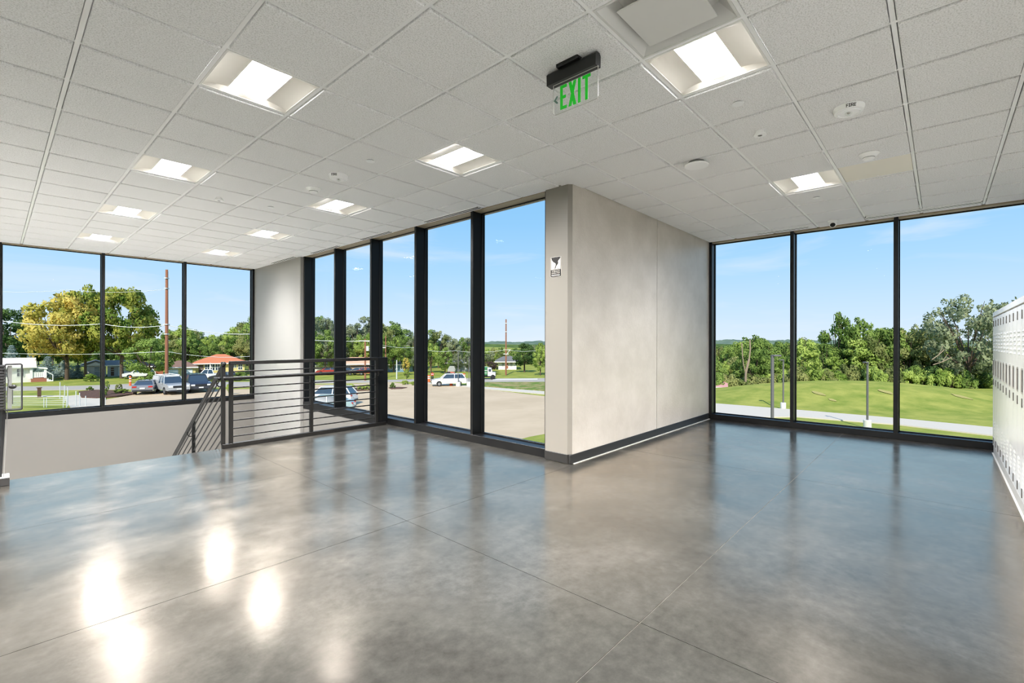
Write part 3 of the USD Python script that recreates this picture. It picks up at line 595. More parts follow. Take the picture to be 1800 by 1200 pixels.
gpoly([(XL - 25, -30), (8, -30), (30, -22), (30, -4), (24, 6), (12, 16), (6, 26), (-10, 30), (XL - 25, 30)], -.02, 'plaza', 'walk_concrete', 'unseen pale paving added round the building to bounce daylight inside', 'paving', world=True)  # added out of view to throw daylight up onto the ceiling

# ------------------------------------------------------------------ outside: trees
GREEN = {'leaf_mid': ((98, 124, 60), (160, 182, 98)), 'leaf_dark': ((66, 92, 54), (114, 140, 80)), 'leaf_light': ((124, 150, 68), (190, 206, 112)), 'leaf_grey': ((120, 132, 98), (176, 182, 144)),
         'leaf_yellow': ((164, 168, 76), (236, 212, 118)), 'leaf_gold': ((112, 138, 62), (206, 198, 98)), 'leaf_spruce': ((136, 156, 150), (186, 200, 192)), 'leaf_maroon': ((86, 70, 68), (124, 106, 98)), 'leaf_olive': ((114, 128, 74), (174, 176, 112))}
for k, (a, b) in GREEN.items(): leaf_mat(k, lin(*a), lin(*b), 0.38)
M('bark', lin(92, 76, 62), 0.9, bump=(8, 0.6, 0.03)); M('bark_pale', lin(150, 132, 112), 0.9)

def leaves(rng, clumps, per, leaf, center):
    """Leaf quads spread over clumps (x, y, z, radius): returns vertices, faces, soft normals."""
    V, N = [], []
    for cx, cy, cz, r in clumps:
        n = max(12, int(per * r * r))
        d = rng.normal(size=(n, 3)); d /= np.linalg.norm(d, axis=1)[:, None]
        p = np.array([cx, cy, cz]) + d * (r * rng.uniform(.55, 1.05, n))[:, None] * [1, 1, .8]
        o = d * .8 + rng.normal(size=(n, 3)) * .45; o /= np.linalg.norm(o, axis=1)[:, None]
        a = np.cross(o, rng.normal(size=(n, 3))); a /= np.linalg.norm(a, axis=1)[:, None]; b = np.cross(o, a)
        s = (leaf * rng.uniform(.55, 1.25, n))[:, None]
        V.append(np.stack([p - a * s, p - b * s * .6, p + a * s, p + b * s * .6], 1).reshape(-1, 3))
        q = p - np.asarray(center); q /= np.linalg.norm(q, axis=1)[:, None] + 1e-9
        nn = d * .65 + q * .5 + o * .25; nn /= np.linalg.norm(nn, axis=1)[:, None]
        N.append(np.repeat(nn, 4, 0))
    V, N = np.vstack(V), np.vstack(N); k = np.arange(0, len(V), 4)
    return V, np.vstack([np.c_[k, k + 1, k + 2], np.c_[k, k + 2, k + 3]]), N
def foliage(parent, mat, V, Fq, N, name='foliage'):
    m = usdkit.mesh(stage, numbered(pathof(parent), name), (V, Fq), MATS[mat])
    m.CreateNormalsAttr(Vt.Vec3fArray.FromNumpy(N.astype(np.float32))); m.SetNormalsInterpolation('vertex')
MODELS = {}
def tree_model(shape, mat, var=0):
    """A 10 m tall tree model of one shape, leaf colour and variant."""
    key = (shape, mat, var)
    if key in MODELS: return MODELS[key]
    c = MODELS[key] = model(f'{shape}_{mat}_{var}_model'.replace('leaf_', ''))
    rng = np.random.default_rng(100 + sum(map(ord, shape + mat)) + 17 * var)
    tr = MB(); cl = []
    bark = 'bark'
    if shape in ('round', 'spread', 'tall'):
        rx, z0, z1 = {'round': (3.6, 1.6, 9.4), 'spread': (4.6, 2.4, 9.3), 'tall': (2.6, 1.2, 9.4)}[shape]
        top = 3.2 if shape != 'spread' else 2.6
        tr.tube([(0, 0, -.3), (.05, 0, top)], .26, 9, .19)
        nb = 15 if shape == 'spread' else 11
        for i in range(nb):
            a = i * 2.399 + rng.uniform(-.3, .3); hz = rng.uniform(.25, 1.0); rr = rx * math.sqrt(max(.05, 1 - (2 * hz - 1.0) ** 2)) * rng.uniform(.45, .85)
            e = np.array([math.cos(a) * rr, math.sin(a) * rr, z0 + (z1 - z0) * hz]); s = np.array([.02, 0, top * rng.uniform(.7, 1.0)]); mid = (s * .5 + e * .5) + [0, 0, -.5]
            tr.tube([s, mid], .11, 6, .075); tr.tube([mid, e], .075, 6, .025)
        for i in range(50 if shape != 'spread' else 84):
            d = rng.normal(size=3); d /= np.linalg.norm(d); d *= rng.uniform(.55, 1.0) ** .6
            zc = (z0 + z1) / 2 + d[2] * (z1 - z0) / 2; w = 1.0 - .25 * max(0, d[2])
            cl.append((d[0] * rx * w, d[1] * rx * w, zc, rng.uniform(.55, 1.15) * (1.0 if shape != 'tall' else .85)))
        V, Fq, N = leaves(rng, cl, 150, .21, (0, 0, (z0 + z1) / 2 - 1))
    elif shape == 'willow':
        tr.tube([(0, 0, -.3), (.2, 0, 3)], .25, 9, .17)
        for i in range(16):
            a = i * 2.399; e = np.array([math.cos(a) * rng.uniform(1, 4.4), math.sin(a) * rng.uniform(1, 4.4), rng.uniform(4, 9)])
            tr.tube([(.1, 0, 2.6), e * [.5, .5, .72]], .09, 6, .06); tr.tube([e * [.5, .5, .72], e], .06, 6, .02)
        for i in range(150):
            d = rng.normal(size=3); d /= np.linalg.norm(d); d *= rng.uniform(.3, 1.0) ** .5
            cl.append((d[0] * 4.8, d[1] * 4.8, 5.4 + d[2] * 4.2, rng.uniform(.35, .85)))
        V, Fq, N = leaves(rng, cl, 150, .18, (0, 0, 5))
    elif shape == 'spruce':
        tr.tube([(0, 0, -.2), (0, 0, 9.6)], .2, 8, .03)
        for lvl in range(17):
            z = .6 + lvl * .54; R = 2.7 * (1 - z / 10.2); nb = max(5, int(13 * (1 - z / 11)))
            for i in range(nb):
                a = i * 2 * math.pi / nb + lvl * .7 + rng.uniform(-.15, .15); L = R * rng.uniform(.8, 1.1)
                for t in np.linspace(.3, 1, max(2, int(L * 2.2))): cl.append((math.cos(a) * L * t, math.sin(a) * L * t, z - .35 * t * t * L * .4 + .1, .30 + .16 * (1 - t)))
        V, Fq, N = leaves(rng, cl, 190, .13, (0, 0, 3))
    else:                                                      # shrub: a mound of leaves from the ground, 10 m tall before scaling
        for i in range(8): a = i * 2.399; tr.tube([(0, 0, -.3), (math.cos(a) * 2.8, math.sin(a) * 2.8, rng.uniform(4, 7))], .16, 5, .05)
        for i in range(34):
            d = rng.normal(size=3); d /= np.linalg.norm(d); d[2] = abs(d[2]); d *= rng.uniform(.5, 1) ** .5
            cl.append((d[0] * 5, d[1] * 5, 1.2 + d[2] * 7.2, rng.uniform(1.1, 1.9)))
        V, Fq, N = leaves(rng, cl, 60, .42, (0, 0, 2))
    obj('trunk', tr, bark, c, 40)
    foliage(c, mat, V, Fq, N)
    return c
WIDTH = {'round': 7.2 + 1.4, 'spread': 9.2 + 1.5, 'tall': 5.2 + 1.2, 'willow': 9.6 + 1, 'spruce': 5.4, 'shrub': 12.0}
def tree(shape, mat, xc, ytop, ybase, wpx, depth, label, cat='tree', group=None, name=None, base=None, var=0, rz=None):
    """Stands at its own distance: xc, ytop, ybase, wpx read off the photograph give its height and width there."""
    b = PD(xc, 600, depth)
    zt_ = HC + (600 - ytop) * depth / FPX; zb = base if base is not None else HC + (600 - ybase) * depth / FPX
    s = (zt_ - zb) / 9.9; w = wpx * depth / FPX / WIDTH[shape]
    return copy_of(tree_model(shape, mat, var), name or ('shrub' if shape == 'shrub' else 'spruce_tree' if shape == 'spruce' else 'leafy_tree'), label, cat, (b[0], b[1], zb), random.uniform(0, 360) if rz is None else rz, group, (w, w, s))

# left view: two big turning trees, dark trees, blue spruces
tree('spread', 'leaf_yellow', 118, 512, 668, 138, 69, 'big leafy tree turning yellow behind the white house', base=GZ, var=0)
tree('spread', 'leaf_gold', 150, 497, 668, 92, 71, 'tall yellow-green tree crown rising behind the yellow tree', base=GZ, var=1)
tree('spread', 'leaf_gold', 214, 497, 668, 128, 72, 'big green and yellow leafy tree right of the window mullion', base=GZ, var=2)
tree('round', 'leaf_mid', 262, 594, 664, 84, 66, 'rounded green maple in front of the big tree, left of the brown pole', base=GZ)
tree('round', 'leaf_dark', 14, 540, 660, 88, 92, 'dark green tree at the left edge behind the white house', base=GZ)
tree('round', 'leaf_dark', 52, 556, 660, 70, 98, 'dark green tree between the left edge and the yellow tree', base=GZ)
tree('round', 'leaf_dark', -24, 552, 660, 80, 96, 'dark green tree at the far left, mostly outside the photo', base=GZ)
for k, (x, yt, w, d, l) in enumerate([(20, 607, 42, 82, 'blue spruce rising behind the white house roof'), (54, 619, 34, 80, 'blue spruce behind the porch roof'), (84, 627, 44, 74, 'tall blue spruce right of the porch'), (114, 634, 50, 72, 'wide blue spruce in front of the yellow tree'), (137, 642, 34, 72, 'small blue spruce beside the yellow tree trunk')]):
    tree('spruce', 'leaf_spruce', x, yt, 668, w, d, l, base=GZ, var=k % 2)
tree('shrub', 'leaf_light', 160, 655, 672, 22, 66, 'light green bush at the foot of the yellow tree', 'bush', base=GZ)
tree('shrub', 'leaf_mid', 268, 653, 672, 26, 64, 'green bush left of the silver van', 'bush', base=GZ); tree('shrub', 'leaf_light', 248, 660, 673, 16, 62, 'low yellowish bush behind the grey sedan', 'bush', base=GZ)
tree('shrub', 'leaf_light', 213, 683, 691, 24, 50.5, 'low pale green plant in the mulch bed', 'bush', base=GZ + .1); tree('shrub', 'leaf_light', 182, 686, 697, 12, 48, 'low pale green plant in the mulch bed beside the mullion', 'bush', base=GZ + .1)
tree('round', 'leaf_light', 187, 668, 693, 11, 49, 'young sapling in the mulch bed beside the mullion', base=GZ + .1); tree('round', 'leaf_olive', 209, 674, 690, 12, 51, 'thin reddish sapling in the middle of the mulch bed', base=GZ + .1)
tree('shrub', 'leaf_mid', 158, 680, 689, 12, 53, 'round green shrub at the left end of the mulch bed', 'bush', base=GZ + .1)
tree('shrub', 'leaf_mid', 424, 652, 668, 26, 68, 'green bush beside the yellow house', 'bush', base=GZ); tree('round', 'leaf_light', 404, 672, 692, 12, 50, 'thin young tree behind the railing post', base=GZ)

def woods(prof, step, d0, d1, wmul, kinds, label, group, base, seed, drop=0):
    R = random.Random(seed); xs_, ys_ = zip(*prof); x = xs_[0]; k = 0
    while x <= xs_[-1]:
        d = R.uniform(d0, d1); y = float(np.interp(x, xs_, ys_)) + R.uniform(-1.5, 2.5) + drop
        sh, mt = R.choice(kinds)
        hgt = HC + (600 - y) * d / FPX - base
        w = hgt * R.uniform(*wmul) * FPX / d
        k += 1; tree(sh, mt, x, y, 0, w, d, f'{label}, {nth(k)} from the left', group=group, base=base, var=R.randrange(2), rz=R.uniform(0, 360))
        x += step * R.uniform(.75, 1.25)
LEFT = [(286, 586), (300, 580), (313, 574), (330, 569), (338, 576), (346, 577), (358, 589), (369, 586), (385, 581), (400, 586), (411, 576), (427, 562), (440, 556), (455, 552)]
MIX = [('round', 'leaf_mid'), ('round', 'leaf_olive'), ('tall', 'leaf_mid'), ('round', 'leaf_light'), ('round', 'leaf_grey')]
woods(LEFT, 13, 96, 112, (.55, .75), MIX[:4], 'green tree in the back row behind the yellow house', 'woods behind the yellow house', GZ, 1)
woods(LEFT, 20, 84, 92, (.6, .8), MIX[:4], 'green tree in the front row behind the yellow house', 'woods behind the yellow house', GZ, 2, 18)
MIDP = [(536, 552), (551, 554), (575, 554), (590, 563), (610, 566), (625, 568), (640, 556), (652, 552), (670, 556), (682, 568), (694, 561), (705, 574), (712, 579), (724, 586), (750, 580), (765, 577), (780, 581), (790, 594), (804, 594), (823, 592), (836, 596)]
woods(MIDP, 14, 92, 110, (.5, .7), [('round', 'leaf_grey'), ('round', 'leaf_mid'), ('tall', 'leaf_grey'), ('round', 'leaf_olive'), ('tall', 'leaf_mid')], 'grey-green tree in the tall back row across the road', 'woods across the road', GZ, 3)
woods(MIDP, 20, 84, 90, (.6, .8), [('round', 'leaf_mid'), ('round', 'leaf_light'), ('round', 'leaf_grey')], 'green tree in the lower front row across the road', 'woods across the road', GZ, 4, 26)
woods([(836, 604), (850, 612), (865, 608), (880, 606), (900, 612), (930, 608), (975, 600)], 12, 130, 190, (.6, .85), MIX, 'distant green tree below the horizon', 'distant trees below the horizon', GZ - 2, 5)
woods([(836, 624), (870, 618), (905, 624), (985, 616)], 9, 106, 126, (.75, .95), MIX, 'green tree just behind the grey roofed house', 'trees behind the grey roofed house', GZ, 6)
woods([(-30, 600), (60, 598), (150, 602), (230, 600), (290, 596)], 14, 100, 116, (.7, .9), [('round', 'leaf_dark'), ('round', 'leaf_mid')], 'dark tree in the row behind the garages', 'dark trees behind the garages', GZ, 12)  # leaf colours are dark and mid green
tree('round', 'leaf_maroon', 862, 633, 664, 34, 88, 'dark maroon tree beside the green truck', base=GZ)
tree('round', 'leaf_dark', 922, 601, 664, 52, 88, 'large dark green maple right of the tall utility pole', base=GZ)
tree('round', 'leaf_light', 950, 598, 670, 36, 80, 'light green tree at the right edge of the tall windows', base=GZ)
tree('round', 'leaf_light', 975, 600, 670, 40, 82, 'light green tree hidden behind the concrete wall end', base=GZ)
tree('shrub', 'leaf_light', 874, 654, 666, 16, 82, 'yellow-green bush in front of the grey roofed house', 'bush', base=GZ)
tree('tall', 'leaf_yellow', 714, 626, 662, 16, 80, 'slim tree with orange and yellow leaves', base=GZ)
tree('tall', 'leaf_light', 715, 648, 668, 12, 70, 'narrow upright light green bush', 'bush', base=GZ)
tree('shrub', 'leaf_light', 712, 667, 676, 14, 62, 'round light green bush at the far edge of the lot', 'bush', base=GZ); tree('shrub', 'leaf_light', 726, 669, 676, 8, 61, 'round light green bush beside the mullion', 'bush', base=GZ)
tree('shrub', 'leaf_mid', 690, 672, 682.5, 11, 57, 'lone dark shrub standing in the parking lot', 'bush', base=GZ)
for x, w, yt in ((616, 20, 673), (635, 16, 676), (648, 18, 674), (661, 12, 677)): tree('shrub', 'leaf_light', x, yt, 685.5, w, 55, f'pale green round bush behind the railing, {dict(zip((616, 635, 648, 661), ("leftmost", "second from left", "third from left", "rightmost")))[x]} of four', 'bush', base=GZ)

# right view: scrub and trees behind the berm
RTOP = [(1240, 604), (1258, 604), (1275, 603), (1290, 603), (1300, 595), (1308, 589), (1325, 583), (1340, 589), (1350, 598), (1370, 599), (1385, 600), (1395, 590), (1406, 588), (1420, 598), (1430, 601), (1445, 598), (1452, 575)]
RMIX = [('round', 'leaf_mid'), ('round', 'leaf_light'), ('tall', 'leaf_light'), ('round', 'leaf_olive'), ('tall', 'leaf_mid')]
woods(RTOP, 13, 74, 92, (.55, .75), RMIX, 'green tree at the back of the left thicket', 'thicket left behind the berm', -7.0, 8)
woods(RTOP, 17, 66, 72, (.6, .8), RMIX, 'green tree at the front of the left thicket', 'thicket left behind the berm', -6.5, 9, 26)
tree('tall', 'leaf_mid', 1473, 534, 700, 62, 72, 'tallest leafy green tree behind the middle of the berm', base=-6.5)
tree('tall', 'leaf_mid', 1510, 550, 700, 60, 70, 'broad leafy green tree right of the tallest one', base=-6.5, var=1)
tree('round', 'leaf_mid', 1548, 574, 700, 56, 70, 'leafy green tree left of the window mullion behind the berm', base=-6.5)
woods([(1456, 600), (1500, 590), (1560, 572), (1588, 570), (1606, 569), (1627, 580), (1650, 592), (1680, 600), (1760, 590)], 15, 66, 76, (.55, .75), RMIX, 'green tree in the thicket right behind the berm', 'thicket right behind the berm', -6.5, 10)
tree('willow', 'leaf_grey', 1702, 510, 700, 150, 62, 'large airy grey-green tree beside the lockers', base=-5.5)
tree('willow', 'leaf_grey', 1765, 516, 700, 110, 66, 'airy grey-green tree half hidden by the lockers', base=-5.5, var=1)
tree('willow', 'leaf_olive', 1640, 556, 700, 80, 68, 'loose olive tree between the mullion and the large airy tree', base=-6)
tree('tall', 'leaf_light', 1415, 589, 700, 60, 64, 'bright green tree just right of the first mullion', base=-6)
R = random.Random(4)
for k, x in enumerate(range(1264, 1780, 15)):
    yt = float(np.interp(x, [1264, 1300, 1400, 1500, 1600, 1700, 1780], [655, 660, 640, 638, 640, 640, 650])) + R.uniform(-7, 7)
    tree('shrub', R.choice(['leaf_mid', 'leaf_light', 'leaf_olive', 'leaf_dark']), x + R.uniform(-4, 4), yt, 0, R.uniform(34, 48), R.uniform(60.5, 64.5), f'leafy scrub bush along the back of the berm, {nth(k + 1)} from the left', 'bush', 'scrub along the back of the berm', base=-5.6)
t = thing('dead_tree', 'bare pale forked dead trunk among the thicket', 'tree', tuple(PD(1311, 600, 63)[:2]) + (-6.0,))
s = 63 / FPX
f3 = lambda x, y: np.array([*((x - 1311) * s * rt[:2]), HC + (600 - y) * s + 6.0])
obj('trunk', MB().tube([f3(1310, 700), f3(1311, 655), f3(1317, 630)], .15, 8).tube([f3(1317, 630), f3(1319, 612), f3(1318, 596)], .10, 8), 'bark_pale', t, 40)
obj('branch', MB().tube([f3(1311, 655), f3(1307, 640), f3(1305, 622), f3(1304, 602)], .07, 7), 'bark_pale', t, 40)
for (x0, y0, x1, y1, l) in ((1638, 632, 1662, 612, 'upper'), (1640, 641, 1672, 628, 'lower')):
    a = PD(x0, y0, 60.0); b = PD(x1, y1, 60.3); c = PD((x0 + x1) / 2, (y0 + y1) / 2 + 1.5, 60.0)
    t = thing('bare_branch', f'{l} pale bare branch in front of the thicket by the right mullion', 'branch', tuple(a)); obj('limb', MB().tube([np.zeros(3) - [0, 0, .0], c - a, b - a], .055, 7), 'bark_pale', t, 40)
    obj('twig', MB().tube([c - a, (b - a) * .8 + [0, 0, .6]], .03, 6), 'bark_pale', t)

# far wooded hills on the horizon
leaf_mat('hill_haze_green', lin(88, 108, 96), lin(116, 132, 112), 0.0, 0.03)  # distance haze is mixed into these greens
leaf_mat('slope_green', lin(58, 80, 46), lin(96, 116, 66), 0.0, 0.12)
def hill(name, d, x0, x1, ytop, label, seed, mat='hill_haze_green', rows=9):
    xs_ = np.arange(x0, x1, 1.5); V = []
    for r in range(rows):
        dd = d * (1 + .04 * r); t = r / (rows - 1)
        for x in xs_:
            p = PD(x, 600, dd); zt_ = HC + (600 - ytop) * dd / FPX + 0
            base = -14
            z = base + (zt_ - base) * math.sin(min(1, t * 1.25) * math.pi / 2)
            V.append((p[0], p[1], z))
    V = np.array(V); V[:, 2] += (meshkit.fbm(V * [.03, .03, 0] + 3, 3, seed) - .5) * d * .009 + (meshkit.noise(V * [.11, .11, 0], seed) - .5) * d * .003
    n = len(xs_); i = np.arange(rows * n).reshape(rows, n)
    Fq = np.stack([i[:-1, :-1], i[:-1, 1:], i[1:, 1:], i[1:, :-1]], -1).reshape(-1, 4)
    return tag(obj(name, (V, Fq), mat, None, True), label, 'hill', kind='structure')
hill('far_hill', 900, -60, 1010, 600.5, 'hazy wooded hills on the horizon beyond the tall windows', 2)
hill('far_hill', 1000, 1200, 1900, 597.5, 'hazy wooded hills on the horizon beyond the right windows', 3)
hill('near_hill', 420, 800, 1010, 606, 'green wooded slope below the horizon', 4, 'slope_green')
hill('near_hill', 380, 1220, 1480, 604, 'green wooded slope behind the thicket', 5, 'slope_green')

# ------------------------------------------------------------------ outside: houses
def pl(name, c, **k): M(name, lin(*c), k.pop('rough', .8), **k)
pl('siding_white', (232, 228, 220)); pl('siding_yellow', (226, 204, 136)); pl('siding_tan', (208, 174, 142)); pl('siding_grey', (176, 180, 182)); pl('siding_blue', (120, 150, 172))
pl('brick_red', (168, 106, 84)); pl('roof_orange', (206, 124, 84)); pl('roof_brown', (134, 104, 88)); pl('roof_grey', (118, 116, 110)); pl('roof_pale', (236, 222, 212)); pl('roof_rose', (196, 146, 142)); pl('roof_tan', (222, 178, 150))
pl('trim_white', (244, 242, 236)); pl('door_white', (226, 232, 236)); M('glass_dark', lin(46, 56, 66), .1, spec=.8); M('dark_brown', lin(96, 70, 56), .8)  # the last colour is a plain brown for doors and the wooden post
def facing_yaw(x):                                             # the yaw of a front that squarely faces the room, and the cosine off axis
    d = ray(x, 600); return math.degrees(math.atan2(d[1], d[0])) - 90, 1 / np.linalg.norm(d[:2])
def house(name, label, x, ybase, depth, L, D, hw, hr, wall, roof, style='hip', rz=None, wins=(), doors=(), over=.5, base=None, cat='house', gable_mat=None):
    """Stands on the ground at its own distance. Local x runs to the viewer's right, -y faces the building. wins: (x, z, w, h); doors: (x, w, h, material)."""
    b = PD(x, 600, depth); zb = HC + (600 - ybase) * depth / FPX if base is None else base
    yaw, c = facing_yaw(x)
    L *= c; wins = [(q[0] * c, q[1], q[2] * c, q[3]) for q in wins]; doors = [(q[0] * c, q[1] * c, *q[2:]) for q in doors]
    t = thing(name, label, cat, (b[0], b[1], zb), yaw if rz is None else rz)
    obj('wall', MB().box(-L / 2, L / 2, 0, D, -.5, hw), wall, t)
    o = over
    x0, x1, y0, y1 = -L / 2 - o, L / 2 + o, -o, D + o
    m = MB().box(x0, x1, y0, y1, hw, hw + .14)
    z0, z1 = hw + .14, hw + hr
    if style == 'hip':
        r = min(L, D) / 2 * .95; a, c2 = x0 + r, x1 - r
        if a > c2: a = c2 = (x0 + x1) / 2
        v = [(x0, y0, z0), (x1, y0, z0), (x1, y1, z0), (x0, y1, z0), (a, (y0 + y1) / 2, z1), (c2, (y0 + y1) / 2, z1)]
    elif style == 'gable': v = [(x0, y0, z0), (x1, y0, z0), (x1, y1, z0), (x0, y1, z0), (x0, (y0 + y1) / 2, z1), (x1, (y0 + y1) / 2, z1)]
    else: v = [(x0, y0, z0), (x1, y0, z0), (x1, y1, z0), (x0, y1, z0), ((x0 + x1) / 2, y0, z1), ((x0 + x1) / 2, y1, z1)]   # front gable
    if style == 'front':
        m.add(trimesh.convex.convex_hull(v))
        obj('gable', trimesh.convex.convex_hull([(-L / 2, -.02, hw), (L / 2, -.02, hw), (0, -.02, z1 - .25), (-L / 2, .1, hw), (L / 2, .1, hw), (0, .1, z1 - .25)]).apply_translation((0, -o - .03, 0)), gable_mat or wall, t)
    else: m.add(trimesh.convex.convex_hull(v))
    obj('roof', m, roof, t)
    obj('fascia', MB().box(x0 - .02, x1 + .02, y0 - .03, y0, hw - .02, hw + .14), 'trim_white', t)
    for (wx, wz, ww, wh) in wins:
        w = obj('window', MB().box(wx - ww / 2 - .08, wx + ww / 2 + .08, -.06, .02, wz - .08, wz + wh + .08), 'trim_white', t)
        obj('glazing', MB().box(wx - ww / 2, wx + ww / 2, -.08, -.05, wz, wz + wh), 'glass_dark', w)
        obj('glazing_bar', MB().box(wx - .04, wx + .04, -.09, -.05, wz, wz + wh).box(wx - ww / 2, wx + ww / 2, -.09, -.05, wz + wh / 2 - .03, wz + wh / 2 + .03), 'trim_white', w)
    for (dx, dw, dh, dm) in doors:
        d = obj('door', MB().box(dx - dw / 2, dx + dw / 2, -.07, .02, 0, dh), dm, t)
        obj('panel_line', MB().box(dx - dw / 2, dx + dw / 2, -.08, -.06, dh * .5, dh * .5 + .05).box(dx - dw / 2, dx + dw / 2, -.08, -.06, dh * .75, dh * .75 + .05), 'trim_white', d)
    return t
S = lambda d: d / FPX
h1 = house('white_house', 'white house with a pale roof and a porch at the left edge', 24, 671, 64, 64 * S(64), 5, 24 * S(64), 17 * S(64), 'siding_white', 'roof_pale', 'gable', wins=((.9, .7, .9, 1.0), (-1.2, .7, .9, 1.0)), base=GZ + .1)
s64 = S(64) * facing_yaw(24)[1]; S64 = S(64)
obj('porch_roof', trimesh.convex.convex_hull([(31 * s64, -.4, 24 * S64), (62 * s64, -.4, 20 * S64), (62 * s64, 3, 20 * S64), (31 * s64, 3, 24 * S64), (31 * s64, -.4, 24 * S64 + .18), (62 * s64, -.4, 20 * S64 + .18), (62 * s64, 3, 20 * S64 + .18), (31 * s64, 3, 24 * S64 + .18)]), 'trim_white', h1)
for xx in (31.5, 57.5): obj('porch_post', MB().box(xx * s64 - .14, xx * s64 + .14, -.3, -.05, .3, 22 * S64), 'trim_white', h1)
obj('porch_floor', MB().box(31 * s64, 60 * s64, -.3, 3, -.3, .38), 'brick_red', h1)
pr = obj('porch_rail', MB().box(32 * s64, 57 * s64, -.22, -.14, 1.12, 1.2).box(32 * s64, 57 * s64, -.22, -.14, .45, .52), 'trim_white', h1)
for k in range(6): obj('baluster', MB().box((34.5 + k * 4) * s64 - .09, (34.5 + k * 4) * s64 + .09, -.21, -.15, .5, 1.14), 'trim_white', pr)
st_ = obj('porch_steps', MB().box(60 * s64, 64 * s64, -.3, 1, -.3, .25).box(64 * s64, 68 * s64, -.3, 1, -.3, .1).box(68 * s64, 72 * s64, -.3, 1, -.3, .0), 'trim_white', h1)
obj('step_rail', MB().tube([(60 * s64, -.25, 1.25), (72 * s64, -.25, .75)], .06, 6).tube([(72 * s64, -.25, -.2), (72 * s64, -.25, .78)], .07, 6), 'trim_white', h1)
house('shed', 'white and grey garage behind the trunk of the yellow tree', 168, 667, 75, 38 * S(75), 5, 18 * S(75), 9 * S(75), 'siding_white', 'roof_grey', 'front', doors=((.6, 1.5, 1.4, 'siding_grey'),), base=GZ + .1, cat='garage')
house('shed', 'grey garage with a wide door behind the second big tree', 212, 669, 76, 46 * S(76), 6, 17 * S(76), 9 * S(76), 'siding_grey', 'roof_grey', 'gable', doors=((.5, 1.7, 1.35, 'door_white'), (-1.3, .5, 1.3, 'dark_brown')), base=GZ + .1, cat='garage')
house('brick_house', 'small red brick house behind the green maple', 270, 668, 74, 34 * S(74), 5, 17 * S(74), 8 * S(74), 'brick_red', 'roof_brown', 'gable', base=GZ + .1, wins=((-.9, .6, .5, .7),))
house('garage', 'low garage with a brown roof and two white doors behind the parked cars', 318, 664, 72, 52 * S(72), 6, 16 * S(72), 12 * S(72), 'siding_yellow', 'roof_brown', 'hip', doors=((-1.35, 1.9, 1.2, 'door_white'), (.95, 1.7, 1.2, 'door_white')), base=GZ + .15, over=.35)
house('yellow_house', 'yellow house with an orange hip roof behind the railing', 388, 659, 78, 86 * S(78), 8, 16.5 * S(78), 16 * S(78), 'siding_yellow', 'roof_orange', 'hip', wins=((-2.2, .55, .62, .95), (-1.35, .55, .62, .95), (-.5, .55, .62, .95), (2.3, .9, .5, .5), (3.3, .55, .6, .9)), doors=((-3.2, .7, 1.4, 'dark_brown'),), base=GZ + .35)
t = thing('flag', 'small pale flag on a pole in front of the yellow house', 'flag', PD(370, 643, 74)); obj('pole', MB().tube([(0, 0, -1.3), (0, 0, .55)], .03, 6), 'trim_white', t)
obj('cloth', MB().add(trimesh.convex.convex_hull([(0, 0, .3), (-.18, .02, -.32), (.2, -.02, -.36), (.1, .03, .1), (0, .05, .3), (-.16, .06, -.3), (.18, .04, -.34)])), 'roof_pale', t)
house('tan_house', 'tan house with a carport behind the railing and parked cars', 634, 664, 84, 70 * S(84), 7, 13 * S(84), 12 * S(84), 'siding_tan', 'roof_tan', 'gable', wins=((-2.2, .5, .55, .6), (.6, .45, .5, .6), (1.4, .45, .5, .6), (2.2, .45, .5, .6)), base=GZ + .2)
house('low_house', 'pale low house half hidden behind the railing on the left', 560, 664, 86, 46 * S(86), 6, 9 * S(86), 7 * S(86), 'siding_white', 'roof_grey', 'gable', base=GZ + .2, wins=((1.0, .3, .5, .4),))
house('blue_house', 'blue-grey house under the trees left of the wide mullion', 700, 663, 88, 52 * S(88), 6, 10 * S(88), 8 * S(88), 'siding_blue', 'roof_grey', 'gable', wins=((.8, .35, .6, .6), (-1.4, .35, .5, .6)), base=GZ + .2)
house('grey_house', 'grey house under the dark trees behind the excavator', 812, 664, 90, 50 * S(90), 6, 12 * S(90), 6 * S(90), 'siding_grey', 'roof_grey', 'gable', wins=((-1, .4, .5, .7), (1, .4, .5, .7), (2, .4, .4, .7)), base=GZ + .2)
house('brick_house', 'brick house with a grey hip roof beside the tall utility pole', 892, 664, 96, 32 * S(96), 7, 11 * S(96), 9.5 * S(96), 'siding_white', 'roof_grey', 'hip', wins=((-.9, .5, .4, .6), (.8, .5, .4, .7)), doors=((-.1, .5, 1.0, 'brick_red'),), base=GZ + .2, over=.8)
house('rose_house', 'brick house with a rose coloured roof at the left edge of the right windows', 1254, 690, 60, 36 * S(60), 6, 21 * S(60), 19 * S(60), 'brick_red', 'roof_rose', 'gable', base=-6.0, wins=((.6, .5, .5, .5),))

